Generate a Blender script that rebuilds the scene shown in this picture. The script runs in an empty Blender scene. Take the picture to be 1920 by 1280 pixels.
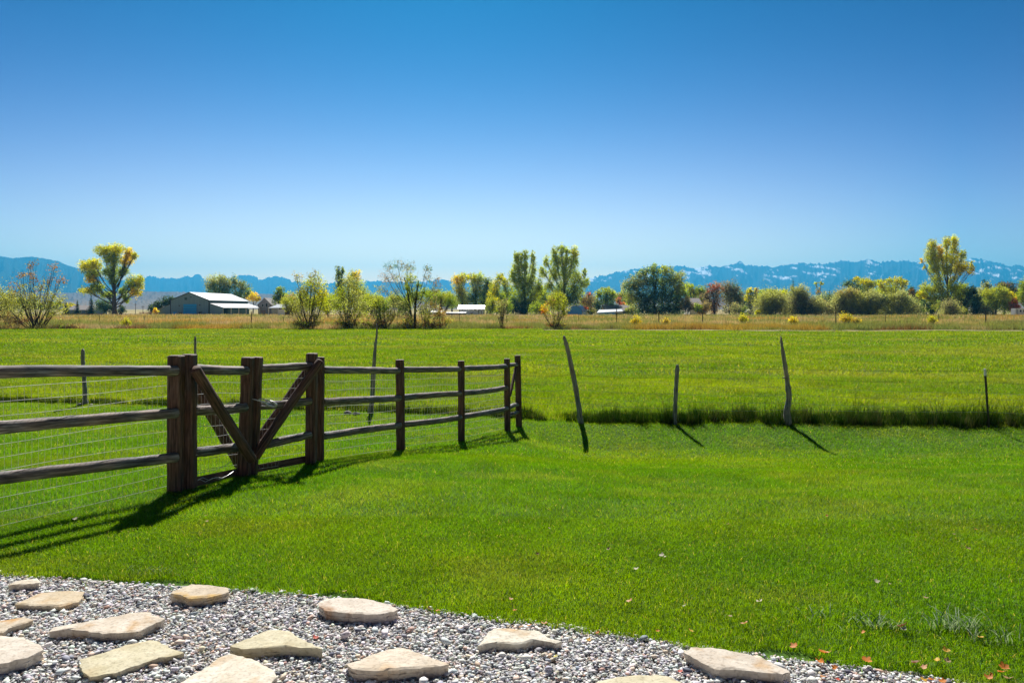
import bpy, math, random
import numpy as np
from mathutils import Vector

# ------------------------------------------------------------------ camera, sky, sun, exposure
SC = bpy.context.scene
COL = SC.collection
F = 1400.0          # focal length in photograph pixels (1920 wide)
HOR = 578.0         # horizon row in the photograph
EYE = 1.70
cam_d = bpy.data.cameras.new('camera')
cam = bpy.data.objects.new('camera', cam_d)
COL.objects.link(cam)
cam.location = (0, 0, EYE)
cam.rotation_euler = (math.radians(90), 0, 0)
cam_d.sensor_width = 36.0
cam_d.lens = F / 1920 * 36.0
cam_d.shift_y = -(640 - HOR) / 1920
cam_d.clip_start = 0.05
cam_d.clip_end = 60000
SC.camera = cam

SUN_EL = math.radians(43)
SUN_AZ = math.radians(-6.0)      # measured from +Y towards +X
world = bpy.data.worlds.new("World")
SC.world = world
world.use_nodes = True
wn = world.node_tree.nodes
wl = world.node_tree.links
bg = wn['Background']
sky = wn.new('ShaderNodeTexSky')
sky.sky_type = 'NISHITA'
sky.sun_disc = False
sky.sun_elevation = SUN_EL
sky.sun_rotation = SUN_AZ
sky.altitude = 1700
sky.air_density = 1.0
sky.dust_density = 1.0
sky.ozone_density = 3.0
SKY_GAMMA = 2.7
SKY_TINT = (0.002, 0.262, 0.232)
HORIZON = (2.15, 1.12, 0.38)      # pale air low over the land
sc1 = wn.new('ShaderNodeVectorMath'); sc1.operation = 'MULTIPLY'; sc1.inputs[1].default_value = (.15, .15, .15)
gm = wn.new('ShaderNodeGamma'); gm.inputs['Gamma'].default_value = SKY_GAMMA
sc2 = wn.new('ShaderNodeVectorMath'); sc2.operation = 'MULTIPLY'; sc2.inputs[1].default_value = [c / .11 for c in SKY_TINT]
tcw = wn.new('ShaderNodeTexCoord'); spw = wn.new('ShaderNodeSeparateXYZ')
inv = wn.new('ShaderNodeMath'); inv.operation = 'SUBTRACT'; inv.inputs[0].default_value = 1.0; inv.use_clamp = True
pw = wn.new('ShaderNodeMath'); pw.operation = 'POWER'; pw.inputs[1].default_value = 11.5
mxw = wn.new('ShaderNodeMix'); mxw.data_type = 'RGBA'
mxw.inputs[7].default_value = [c / .11 for c in HORIZON] + [1]
wl.new(sky.outputs[0], sc1.inputs[0]); wl.new(sc1.outputs[0], gm.inputs['Color']); wl.new(gm.outputs[0], sc2.inputs[0])
wl.new(tcw.outputs['Generated'], spw.inputs[0]); wl.new(spw.outputs['Z'], inv.inputs[1]); wl.new(inv.outputs[0], pw.inputs[0])
flat = wn.new('ShaderNodeVectorMath'); flat.operation = 'MULTIPLY'; flat.inputs[1].default_value = (1, 1, 0)
nrmw = wn.new('ShaderNodeVectorMath'); nrmw.operation = 'NORMALIZE'
dtw = wn.new('ShaderNodeVectorMath'); dtw.operation = 'DOT_PRODUCT'; dtw.inputs[1].default_value = (math.sin(SUN_AZ), math.cos(SUN_AZ), 0)
mrw = wn.new('ShaderNodeMapRange'); mrw.inputs['From Min'].default_value = .76; mrw.inputs['From Max'].default_value = 1.0
azm = wn.new('ShaderNodeMix'); azm.data_type = 'RGBA'; azm.inputs[6].default_value = (0, .92, 1.05, 1); azm.inputs[7].default_value = (1.3, 1.14, 1.0, 1)
azx = wn.new('ShaderNodeVectorMath'); azx.operation = 'MULTIPLY'
wl.new(tcw.outputs['Generated'], flat.inputs[0]); wl.new(flat.outputs[0], nrmw.inputs[0]); wl.new(nrmw.outputs[0], dtw.inputs[0])
wl.new(dtw.outputs['Value'], mrw.inputs['Value']); wl.new(mrw.outputs[0], azm.inputs[0])
wl.new(sc2.outputs[0], azx.inputs[0]); wl.new(azm.outputs[2], azx.inputs[1])
hz_ = wn.new('ShaderNodeMapRange'); hz_.inputs['From Min'].default_value = .80; hz_.inputs['From Max'].default_value = 1.0
hz_.inputs['To Min'].default_value = .42; hz_.inputs['To Max'].default_value = 1.08
hm_ = wn.new('ShaderNodeMath'); hm_.operation = 'MULTIPLY'; hm_.use_clamp = True
wl.new(dtw.outputs['Value'], hz_.inputs['Value']); wl.new(hz_.outputs[0], hm_.inputs[0]); wl.new(pw.outputs[0], hm_.inputs[1])
wl.new(hm_.outputs[0], mxw.inputs[0]); wl.new(azx.outputs[0], mxw.inputs[6]); wl.new(mxw.outputs[2], bg.inputs['Color'])
bg.inputs['Strength'].default_value = 0.11

sun_d = bpy.data.lights.new('sun', 'SUN')
sun_d.energy = 5.0
sun_d.angle = math.radians(0.53)
sun_d.color = (1.0, 0.95, 0.87)
sun = bpy.data.objects.new('sun', sun_d)
COL.objects.link(sun)
sv = Vector((math.sin(SUN_AZ) * math.cos(SUN_EL), math.cos(SUN_AZ) * math.cos(SUN_EL), math.sin(SUN_EL)))
sun.rotation_euler = (-sv).to_track_quat('-Z', 'Y').to_euler()
sun.location = (0, 0, 50)

SC.view_settings.view_transform = 'Standard'
SC.view_settings.look = 'None'
SC.view_settings.exposure = 0.78
SC.view_settings.gamma = 1.0
SC.view_settings.use_curve_mapping = False
SC.cycles.max_bounces = 6
SC.cycles.volume_bounces = 0
HAZE_DENSITY = 0.95e-4

rng = np.random.default_rng(7)
random.seed(7)

# ------------------------------------------------------------------ helpers
def W(px, py, d):
    return np.array([(px - 960) / F * d, d, EYE - (py - HOR) / F * d])

def tag(o, label=None, cat=None, group=None, kind=None):
    if label: o['label'] = label
    if cat: o['category'] = cat
    if group: o['group'] = group
    if kind: o['kind'] = kind
    return o

def empty(name, loc, label, cat, group=None):
    o = bpy.data.objects.new(name, None)
    o.empty_display_size = 0.2
    o.location = [float(c) for c in loc]
    COL.objects.link(o)
    return tag(o, label, cat, group)

def link(name, me, mat=None, parent=None, loc=None):
    o = bpy.data.objects.new(name, me)
    if mat and not me.materials: me.materials.append(mat)
    COL.objects.link(o)
    if parent is not None:
        o.parent = parent
    if loc is not None:
        o.location = [float(c) for c in loc]
    return o

def np_mesh(name, verts, faces, col=None, smooth=False):
    """faces: int array (n,k)"""
    me = bpy.data.meshes.new(name)
    verts = np.asarray(verts, dtype=np.float32)
    faces = np.asarray(faces, dtype=np.int32)
    n, k = faces.shape
    me.vertices.add(len(verts)); me.vertices.foreach_set('co', verts.ravel())
    me.loops.add(n * k); me.loops.foreach_set('vertex_index', faces.ravel())
    me.polygons.add(n)
    me.polygons.foreach_set('loop_start', np.arange(0, n * k, k, dtype=np.int32))
    if smooth:
        me.polygons.foreach_set('use_smooth', np.ones(n, dtype=bool))
    me.update(calc_edges=True)
    if col is not None:
        a = me.attributes.new('Col', 'FLOAT_COLOR', 'POINT')
        c = np.ones((len(verts), 4), dtype=np.float32)
        c[:, :3] = col
        a.data.foreach_set('color', c.ravel())
    return me

class MB:
    """collects quads/tris into ONE mesh"""
    def __init__(s): s.v = []; s.f = []; s.n = 0
    def add(s, verts, faces):
        s.v += [tuple(float(c) for c in p) for p in verts]
        s.f += [tuple(int(i) + s.n for i in f) for f in faces]
        s.n += len(verts)
    def box(s, a, b):
        x0, y0, z0 = a; x1, y1, z1 = b
        s.add([(x0,y0,z0),(x1,y0,z0),(x1,y1,z0),(x0,y1,z0),(x0,y0,z1),(x1,y0,z1),(x1,y1,z1),(x0,y1,z1)],
              [(0,3,2,1),(4,5,6,7),(0,1,5,4),(1,2,6,5),(2,3,7,6),(3,0,4,7)])
    def poly(s, pts, th):
        """a flat polygon pts given thickness vector th"""
        n = len(pts); th = np.array(th)
        a = [np.array(p, float) for p in pts]; b = [p + th for p in a]
        s.add(a + b, [tuple(range(n))[::-1], tuple(range(n, 2 * n))] + [(i, (i + 1) % n, n + (i + 1) % n, n + i) for i in range(n)])
    def tube(s, P, R, k=8, cap=True, square=0.0, jit=0.0, phase=0.0):
        P = np.asarray(P, float); R = np.broadcast_to(np.asarray(R, float), (len(P),))
        T = np.gradient(P, axis=0); T /= np.linalg.norm(T, axis=1)[:, None] + 1e-12
        up = np.array([0, 0, 1.0]) if abs(T[0][2]) < .8 else np.array([1.0, 0, 0])
        V = []
        for i in range(len(P)):
            u = np.cross(up, T[i]); u /= np.linalg.norm(u) + 1e-12
            w = np.cross(T[i], u)
            for j in range(k):
                an = 2 * math.pi * j / k + phase
                c, sn = math.cos(an), math.sin(an)
                r = R[i]
                if square: r = r / max(abs(c), abs(sn)) ** square
                if jit: r *= 1 + random.uniform(-jit, jit)
                V.append(P[i] + (u * c + w * sn) * r)
        Fc = []
        for i in range(len(P) - 1):
            for j in range(k):
                Fc.append((i*k+j, i*k+(j+1)%k, (i+1)*k+(j+1)%k, (i+1)*k+j))
        if cap:
            Fc.append(tuple(range(k))[::-1]); Fc.append(tuple(range((len(P)-1)*k, len(P)*k)))
        s.add(V, Fc)
    def build(s, name, mat, parent=None, smooth=False, origin=None):
        me = bpy.data.meshes.new(name)
        v = np.array(s.v)
        if origin is not None: v = v - np.array(origin)
        me.from_pydata([tuple(p) for p in v], [], s.f)
        if smooth: me.polygons.foreach_set('use_smooth', np.ones(len(me.polygons), dtype=bool))
        me.materials.append(mat)
        me.update()
        return link(name, me, None, parent, None if (origin is None or parent is not None) else origin)

def smoothstep(a, b, x):
    t = np.clip((x - a) / (b - a), 0, 1)
    return t * t * (3 - 2 * t)

# value noise on a lattice, numpy
_perm = rng.random((256, 256))
def vnoise(x, y):
    x = np.asarray(x, float); y = np.asarray(y, float)
    xi = np.floor(x).astype(int); yi = np.floor(y).astype(int)
    fx = x - xi; fy = y - yi
    fx = fx*fx*(3-2*fx); fy = fy*fy*(3-2*fy)
    g = lambda a, b: _perm[a & 255, b & 255]
    return (g(xi,yi)*(1-fx)+g(xi+1,yi)*fx)*(1-fy) + (g(xi,yi+1)*(1-fx)+g(xi+1,yi+1)*fx)*fy
def fbm(x, y, o=4):
    s = 0; a = .5
    for i in range(o):
        s = s + a * vnoise(x * 2**i + 17.3*i, y * 2**i - 9.1*i); a *= .5
    return s / (1 - .5**o)

# ------------------------------------------------------------------ terrain
YL = [-40, 4, 5.5, 7.1, 8.1, 8.8, 9.1, 10.8, 12.05, 13.6, 15, 17, 20, 40, 100, 300, 600, 30000]
EL = [1.7, 1.70, 1.72, 1.745, 1.83, 1.858, 1.885, 2.045, 2.14, 2.22, 2.25, 2.25, 2.30, 2.40, 2.70, 3.0, 3.2, 3.2]
YR = [-40, 4, 7, 9, 11, 12.4, 13.3, 14.1, 14.8, 15.6, 18, 20, 40, 100, 300, 600, 30000]
ER = [1.7, 1.70, 1.78, 2.0, 2.30, 2.49, 2.52, 2.42, 2.30, 2.26, 2.30, 2.32, 2.40, 2.70, 3.0, 3.2, 3.2]
def zg(x, y):
    x = np.asarray(x, float); y = np.asarray(y, float)
    el = np.interp(y, YL, EL); er = np.interp(y, YR, ER)
    t = smoothstep(-0.6, 1.6, x)
    z = EYE - (el * (1 - t) + er * t)
    am = smoothstep(4.8, 8, y) * 0.035 + smoothstep(17, 24, y) * 0.05
    z = z + (fbm(x * .55, y * .55, 3) - .5) * am * 2
    return z

# ------------------------------------------------------------------ materials
MATS = {}
def newmat(name):
    m = bpy.data.materials.new(name); m.use_nodes = True
    MATS[name] = m
    return m, m.node_tree.nodes, m.node_tree.links

def leafmat(name, rough=.5, trans=.45, tint=(1.15, 1.1, .6), spec=.5, gain=1.0):
    m, n, l = newmat(name)
    p = n['Principled BSDF']; out = n['Material Output']
    at = n.new('ShaderNodeAttribute'); at.attribute_name = 'Col'
    l.new(at.outputs['Color'], p.inputs['Base Color'])
    p.inputs['Roughness'].default_value = rough
    p.inputs['Specular IOR Level'].default_value = spec
    mul = n.new('ShaderNodeVectorMath'); mul.operation = 'MULTIPLY'; mul.inputs[1].default_value = tint
    l.new(at.outputs['Color'], mul.inputs[0])
    tr = n.new('ShaderNodeBsdfTranslucent'); l.new(mul.outputs[0], tr.inputs['Color'])
    mx = n.new('ShaderNodeMixShader'); mx.inputs[0].default_value = trans
    l.new(p.outputs[0], mx.inputs[1]); l.new(tr.outputs[0], mx.inputs[2]); l.new(mx.outputs[0], out.inputs['Surface'])
    return m

def noisemat(name, stops, scale=5, detail=6, rough=.9, bump=.0, bscale=40, stretch=(1,1,1), coord='Object', spec=.3, metal=0, dist=0.01):
    m, n, l = newmat(name)
    p = n['Principled BSDF']
    tc = n.new('ShaderNodeTexCoord'); mp = n.new('ShaderNodeMapping'); mp.inputs['Scale'].default_value = stretch
    l.new(tc.outputs[coord], mp.inputs[0])
    nz = n.new('ShaderNodeTexNoise'); nz.inputs['Scale'].default_value = scale; nz.inputs['Detail'].default_value = detail
    l.new(mp.outputs[0], nz.inputs['Vector'])
    cr = n.new('ShaderNodeValToRGB')
    while len(cr.color_ramp.elements) < len(stops): cr.color_ramp.elements.new(.5)
    for e, (pos, c) in zip(cr.color_ramp.elements, stops):
        e.position = pos; e.color = (*c, 1)
    l.new(nz.outputs['Fac'], cr.inputs[0]); l.new(cr.outputs[0], p.inputs['Base Color'])
    p.inputs['Roughness'].default_value = rough; p.inputs['Specular IOR Level'].default_value = spec
    p.inputs['Metallic'].default_value = metal
    if bump:
        nb = n.new('ShaderNodeTexNoise'); nb.inputs['Scale'].default_value = bscale; nb.inputs['Detail'].default_value = 8
        l.new(mp.outputs[0], nb.inputs['Vector'])
        b = n.new('ShaderNodeBump'); b.inputs['Strength'].default_value = bump; b.inputs['Distance'].default_value = dist
        l.new(nb.outputs['Fac'], b.inputs['Height']); l.new(b.outputs[0], p.inputs['Normal'])
    return m

def attrmat(name, rough=.8, spec=.3, bump=0, bscale=60, dist=.005):
    m, n, l = newmat(name)
    p = n['Principled BSDF']
    at = n.new('ShaderNodeAttribute'); at.attribute_name = 'Col'
    l.new(at.outputs['Color'], p.inputs['Base Color'])
    p.inputs['Roughness'].default_value = rough; p.inputs['Specular IOR Level'].default_value = spec
    if bump:
        nb = n.new('ShaderNodeTexNoise'); nb.inputs['Scale'].default_value = bscale; nb.inputs['Detail'].default_value = 6
        tc = n.new('ShaderNodeTexCoord'); l.new(tc.outputs['Object'], nb.inputs['Vector'])
        b = n.new('ShaderNodeBump'); b.inputs['Strength'].default_value = bump; b.inputs['Distance'].default_value = dist
        l.new(nb.outputs['Fac'], b.inputs['Height']); l.new(b.outputs[0], p.inputs['Normal'])
    return m

M_blade = leafmat('lawn_blades', rough=.5, trans=.5, tint=(2.1, 1.75, .3), spec=.2)
M_field = leafmat('field_blades', rough=.55, trans=.5, tint=(1.8, 1.65, .35), spec=.2)
M_tall = leafmat('tall_blades', rough=.7, trans=.15, tint=(1.0, 1.4, .4), spec=.1)
M_straw = leafmat('straw_blades', rough=.7, trans=.35, tint=(1.1, 1.05, .8), spec=.2)
M_leaf = leafmat('tree_leaves', rough=.6, trans=.62, tint=(2.05, 1.9, .7), spec=.05)
M_fallen = leafmat('fallen_leaves', rough=.6, trans=.3, tint=(1.1, 1.0, .8), spec=.3)
M_shiny = leafmat('broad_blades', rough=.22, trans=.2, tint=(1, 1.1, .6), spec=1.0)
M_bark = noisemat('bark', [(.3, (.035,.028,.024)), (.7, (.13,.11,.095))], scale=3, stretch=(1,1,.3), bump=.5, bscale=12)
M_darkbark = noisemat('dark_bark', [(.3, (.02,.016,.013)), (.7, (.07,.055,.045))], scale=3, stretch=(1,1,.3))
M_peb = attrmat('pebbles', rough=.75, spec=.25, bump=.25, bscale=150, dist=.003)
M_lawnsoil = noisemat('lawn_soil', [(.3, (.03,.08,.004)), (.55, (.06,.14,.006)), (.75, (.09,.16,.010))], scale=6, detail=8, rough=1, bump=.6, bscale=50, dist=.02)
M_gravbase = noisemat('gravel_base', [(.35, (.20,.20,.205)), (.5, (.36,.35,.34)), (.65, (.52,.50,.47))], scale=70, detail=4, rough=.95, bump=1, bscale=80)
M_mount = attrmat('mountain_rock', rough=1, spec=.0)

def ground_material():
    m, n, l = newmat('pasture')
    p = n['Principled BSDF']; p.inputs['Roughness'].default_value = 1; p.inputs['Specular IOR Level'].default_value = .1
    tc = n.new('ShaderNodeTexCoord')
    def noise(scale, sx=1, sy=1, det=6):
        mp = n.new('ShaderNodeMapping'); mp.inputs['Scale'].default_value = (sx, sy, 1)
        l.new(tc.outputs['Object'], mp.inputs[0])
        z = n.new('ShaderNodeTexNoise'); z.inputs['Scale'].default_value = scale; z.inputs['Detail'].default_value = det
        l.new(mp.outputs[0], z.inputs['Vector']); return z
    def ramp(src, stops):
        cr = n.new('ShaderNodeValToRGB')
        while len(cr.color_ramp.elements) < len(stops): cr.color_ramp.elements.new(.5)
        for e, (pos, c) in zip(cr.color_ramp.elements, stops): e.position = pos; e.color = (*c, 1)
        l.new(src.outputs['Fac'], cr.inputs[0]); return cr
    near = ramp(noise(.12, 1, 1.0), [(.35, (.055,.11,.010)), (.5, (.09,.15,.012)), (.65, (.15,.17,.03))])
    far = ramp(noise(.03, .5, 1), [(.35, (.16,.18,.04)), (.5, (.34,.27,.11)), (.65, (.46,.36,.18))])
    sep = n.new('ShaderNodeSeparateXYZ'); l.new(tc.outputs['Object'], sep.inputs[0])
    mr = n.new('ShaderNodeMapRange'); mr.inputs['From Min'].default_value = 96; mr.inputs['From Max'].default_value = 100
    l.new(sep.outputs['Y'], mr.inputs['Value'])
    mx = n.new('ShaderNodeMix'); mx.data_type = 'RGBA'
    l.new(mr.outputs[0], mx.inputs[0]); l.new(near.outputs[0], mx.inputs[6]); l.new(far.outputs[0], mx.inputs[7])
    l.new(mx.outputs[2], p.inputs['Base Color'])
    b = n.new('ShaderNodeBump'); b.inputs['Strength'].default_value = .7; b.inputs['Distance'].default_value = .06
    l.new(noise(9).outputs['Fac'], b.inputs['Height']); l.new(b.outputs[0], p.inputs['Normal'])
    return m
M_ground = ground_material()

# ------------------------------------------------------------------ ground sheets
def grid(name, xs, ys, zoff, mat, keep=None, smooth=True):
    X, Y = np.meshgrid(xs, ys)
    Z = zg(X, Y) + zoff
    nx = len(xs); ny = len(ys)
    idx = np.arange(nx * ny).reshape(ny, nx)
    Fq = np.stack([idx[:-1, :-1], idx[:-1, 1:], idx[1:, 1:], idx[1:, :-1]], -1).reshape(-1, 4)
    if keep is not None:
        cx = (X[:-1, :-1] + X[1:, 1:]).ravel() / 2; cy = (Y[:-1, :-1] + Y[1:, 1:]).ravel() / 2
        Fq = Fq[keep(cx, cy)]
    me = np_mesh(name, np.stack([X.ravel(), Y.ravel(), Z.ravel()], -1), Fq, smooth=smooth)
    return tag(link(name, me, mat), kind='structure')

def geom(a, b, n): return list(np.geomspace(a, b, n))
xs = sorted(set([round(v, 3) for v in list(np.arange(-20, 20.01, .4)) + geom(21, 15000, 50) + [-v for v in geom(21, 15000, 50)]]))
ys = sorted(set([round(v, 3) for v in [-40, -20, -8, -3] + list(np.arange(0, 24, .4)) + geom(24, 15500, 80)]))
grid('ground', xs, ys, -0.012, M_ground)

EDGE_PX = [(-400,1060),(0,1076),(120,1089),(320,1101),(450,1105),(600,1121),(760,1141),(900,1160),(1050,1176),(1200,1200),(1300,1216),(1450,1236),(1600,1256),(1750,1276),(1800,1284),(2100,1330)]
ex = []; ey = []
for a, b in EDGE_PX:
    d = F * EYE / (b - HOR); ex.append((a - 960) / F * d); ey.append(d)
ex = np.array([-9] + ex + [8]); ey = np.array([5.2] + ey + [2.2])
def edge_y(x): return np.interp(x, ex, ey)
FX = np.array([-40, -14.0, -9.75, -7.0, -3.0, 0.6, 1.38, 3.3, 5.45, 9.3, 14, 40])   # wire fence line
FY = np.array([22, 18.4, 17.55, 17.1, 16.2, 15.1, 14.92, 14.9, 14.8, 14.6, 14.5, 14.5])
def fence_y(x): return np.interp(x, FX, FY)
grid('lawn', np.arange(-22, 22.01, .2), np.arange(1.6, 23.6, .2), -0.004, M_lawnsoil,
     lambda x, y: (y > edge_y(x) - .1) & (y < fence_y(x) + .35))
grid('gravel_bed', np.arange(-7, 6.01, .1), np.arange(-2, 5.4, .1), 0.001, M_gravbase,
     lambda x, y: (y < edge_y(x) + .02))
# dirt track beyond the field
TR = [(1020, 619.2), (1200, 620), (1400, 621), (1560, 621), (1750, 621), (2100, 623)]
tx = []; ty = []
for a, b in TR:
    d = 90.0
    for _ in range(12):
        E = EYE - float(zg((a-960)/F*d, d)); d = F * E / (b - HOR)
    tx.append((a - 960) / F * d); ty.append(d)
M_dirt = noisemat('dirt', [(.3, (.22,.18,.08)), (.7, (.32,.26,.14))], scale=1.2, rough=1, bump=.5)
tgx = np.arange(tx[0], tx[-1], 1.0)
tv = []; 
for x in tgx:
    yc = np.interp(x, tx, ty) + 1.0
    for k in range(5):
        yy = yc + k * .9
        tv.append((x, yy, float(zg(x, yy)) + .03))
tf = [(i*5+k, (i+1)*5+k, (i+1)*5+k+1, i*5+k+1) for i in range(len(tgx)-1) for k in range(4)]
tag(link('dirt_track', np_mesh('dirt_track', tv, tf), M_dirt), kind='structure')

# ------------------------------------------------------------------ mountains (structure)
def lerp_pts(pts, n=1):
    P = np.array(pts, float); xs_ = np.arange(P[0, 0], P[-1, 0], n)
    return xs_, np.interp(xs_, P[:, 0], P[:, 1])

def range_mesh(name, pts, D, run, rockc, snow, seed, step=1.5, rows=60, jag=1.0, lowc=None, skirt=0):
    px, py = lerp_pts(pts, step)
    r = np.random.default_rng(seed)
    py = py + (fbm(px * .25 + seed, px * 0 + seed, 4) - .5) * 5 * jag + (fbm(px * .9 + seed, px * 0 + 3, 2) - .5) * 3.0 * jag
    az = (px - 960) / F
    H = np.maximum((HOR - py) / F * D, 5)
    base = -1.6
    V = []; C = []
    top = H + EYE - base
    for k in range(-6, rows + 1):
        t = k / rows
        if k < 0:
            y = D + (-k) * run * .35 / 6 * 1.0; hz = top * (1 - (-k / 6) ** 1.0)
        else:
            y = D - run * t
            prof = (1 - t) ** 1.35
            rid = np.abs(fbm(px * .045 + seed * 3.1 + t * .9, px * 0 + t * 3 + seed, 4) - .5) * 2
            rid2 = fbm(px * .16 + seed, px * 0 + t * 9, 3)
            hz = top * (prof * (1 - .55 * rid * math.sin(math.pi * min(1, t * 1.15)) ) - .10 * (rid2 - .5) * math.sin(math.pi * t))
            if k == rows: hz = hz * 0
        X = az * y
        # keep the ridge line where it is seen: no scaling about the camera beyond the true azimuth
        Z = base + np.maximum(hz, -.5)
        V.append(np.stack([X, np.full_like(X, y), Z], -1))
        hn = (Z - base) / (np.max(top))
        nse = fbm(px * .06 + 5 + seed, px * 0 + t * 7 + seed, 4)
        c = np.array(rockc)[None] * (.75 + .5 * fbm(px * .3, px * 0 + t * 12, 3))[:, None]
        if lowc is not None:
            w = smoothstep(.25, .7, t + (nse - .5) * .5)[:, None] if k >= 0 else np.zeros((len(px), 1))
            c = c * (1 - w) + np.array(lowc)[None] * w
        if snow > 0 and k >= 0:
            hp = np.maximum(hz, 0) / D * F
            sf = fbm(px * .055 + seed + hp * .04, hp * .17 + px * .03, 3)
            fine_ = fbm(px * .3 + seed, hp * .5, 2)
            sn = smoothstep(1.02 - snow, 1.07 - snow, sf + (fine_ - .5) * .34) * smoothstep(38, 54, hp) * smoothstep(.40, .50, fbm(px * .02 + seed * 2, px * 0 + 4, 2)) * (np.mod(k, 99) < 20)
            c = c * (1 - sn[:, None]) + np.array([.85, .86, .9])[None] * sn[:, None]
        C.append(c)
    nrow = len(V); nc = len(px)
    V = np.concatenate(V); C = np.concatenate(C)
    idx = np.arange(nrow * nc).reshape(nrow, nc)
    Fq = np.stack([idx[:-1, :-1], idx[1:, :-1], idx[1:, 1:], idx[:-1, 1:]], -1).reshape(-1, 4)
    me = np_mesh(name, V, Fq, C, smooth=True)
    return tag(link(name, me, M_mount), kind='structure')

range_mesh('mountains', [(-300,540),(180,530),(268,521),(280,517),(290,520),(318,521),(330,522),(345,518),(352,516),(358,522),(368,514),(376,517),(384,525),(400,530),(425,523),(440,519),(450,515),(465,516),(478,518),(485,523),(495,525),(505,519),(520,518),(535,520),(545,527),(600,532),(650,530),(700,527),(760,530),(830,524),(900,533),(1000,538),(1090,535),(1150,540)],
           13200, 4200, (.05,.055,.06), .33, 3, jag=1.1)
range_mesh('mountains', [(1060,548),(1085,530),(1110,521),(1150,512),(1180,505),(1205,501),(1250,500),(1280,498),(1300,503),(1330,498),(1350,501),(1375,495),(1387,490),(1398,497),(1450,500),(1470,498),(1500,493),(1540,495),(1580,489),(1600,492),(1632,486),(1650,491),(1700,489),(1722,492),(1760,500),(1795,497),(1812,489),(1825,483),(1840,486),(1860,490),(1880,495),(1893,501),(1905,497),(1920,499),(2000,506),(2150,520),(2400,530)],
           12600, 4600, (.045,.055,.06), .375, 8, jag=1.1)
range_mesh('hills', [(-500,462),(-300,470),(-100,474),(0,480),(25,484),(45,482),(62,481),(85,485),(110,490),(128,498),(150,504),(170,511),(215,527),(260,541),(300,550),(340,560)],
           9500, 3200, (.05,.06,.05), 0, 12, jag=.25)
range_mesh('hills', [(-500,548),(0,549),(130,549),(240,546),(330,547),(400,549),(550,552),(700,556),(900,560),(1100,561),(1300,558),(1500,560),(1920,556),(2400,556)],
           4800, 2400, (.17,.13,.10), 0, 21, jag=.35, lowc=(.22,.17,.12))

# ------------------------------------------------------------------ grass blades
def blades(name, x, y, h, w, lean, color, mat, zoff=0.0, bend=False, label=None, flat=0.0):
    n = len(x)
    z = zg(x, y) + zoff
    a = rng.random(n) * 2 * math.pi                      # facing of the blade width
    b = rng.random(n) * 2 * math.pi                      # direction it leans
    dx = np.cos(a) * w / 2; dy = np.sin(a) * w / 2
    lx = np.cos(b) * lean * h; ly = np.sin(b) * lean * h
    if bend:
        v = np.empty((n, 5, 3), np.float32)
        v[:, 0] = np.stack([x - dx, y - dy, z], -1); v[:, 1] = np.stack([x + dx, y + dy, z], -1)
        mx_, my_ = x + lx * .3, y + ly * .3
        v[:, 2] = np.stack([mx_ + dx * .8, my_ + dy * .8, z + h * .55], -1)
        v[:, 3] = np.stack([mx_ - dx * .8, my_ - dy * .8, z + h * .55], -1)
        v[:, 4] = np.stack([x + lx, y + ly, z + h * (1 - .35 * lean)], -1)
        base = np.arange(n) * 5
        f = np.concatenate([np.stack([base, base+1, base+2], -1), np.stack([base, base+2, base+3], -1), np.stack([base+3, base+2, base+4], -1)])
        k = 5
    else:
        v = np.empty((n, 3, 3), np.float32)
        v[:, 0] = np.stack([x - dx, y - dy, z], -1); v[:, 1] = np.stack([x + dx, y + dy, z], -1)
        v[:, 2] = np.stack([x + lx, y + ly, z + h * (1 - .35 * lean)], -1)
        base = np.arange(n) * 3
        f = np.stack([base, base+1, base+2], -1)
        k = 3
    c = np.repeat(color, k, axis=0)
    me = np_mesh(name, v.reshape(-1, 3), f, c)
    o = link(name, me, mat)
    return o

def scatter(d0, d1, dens, margin=.8, spread=.735):
    """uniform density inside the wedge the place is seen through, with room at the sides"""
    A = (d1 - d0) * ((d0 + d1) * spread + 2 * margin)
    n = int(A * dens)
    out_x = []; out_y = []
    m = int(n * 2.2)
    y = rng.uniform(d0, d1, m); xm = d1 * spread + margin
    x = rng.uniform(-xm, xm, m)
    k = np.abs(x) < y * spread + margin
    x = x[k]; y = y[k]
    if len(x) > n: x = x[:n]; y = y[:n]
    return x, y

def mixcol(t, c0, c1):
    t = np.clip(t, 0, 1)[:, None]
    return np.array(c0)[None] * (1 - t) + np.array(c1)[None] * t

def jitter(c, s=.25):
    n = len(c)
    g = 1 + rng.uniform(-s, s, n)
    return c * g[:, None] * (1 + rng.uniform(-.08, .08, (n, 3)))

def lawn_cols(x, y):
    patch = fbm(x * .5 + 30, y * .5, 4)
    fine = fbm(x * 3.1, y * 3.1 + 50, 3)
    c = mixcol((patch - .38) * 2.2, (.092, .235, .005), (.16, .29, .005))
    dry = smoothstep(.60, .74, fbm(x * .9 + 80, y * 1.2 + 11, 4)) * .28
    c = c * (1 - dry[:, None]) + np.array([.20, .24, .05])[None] * dry[:, None]
    pale = smoothstep(.56, .70, fbm(x * .7 + 21, y * 1.6 + 5, 4)) * .35
    c = c * (1 - pale[:, None]) + np.array([.24, .33, .10])[None] * pale[:, None]
    c = c * (.78 + .44 * fine)[:, None]
    s = rng.random(len(x))
    st = s < .022
    c[st] = np.array([.46, .46, .30])
    dk_ = s > .94
    c[dk_] = c[dk_] * .45
    return jitter(c, .28)

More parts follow.
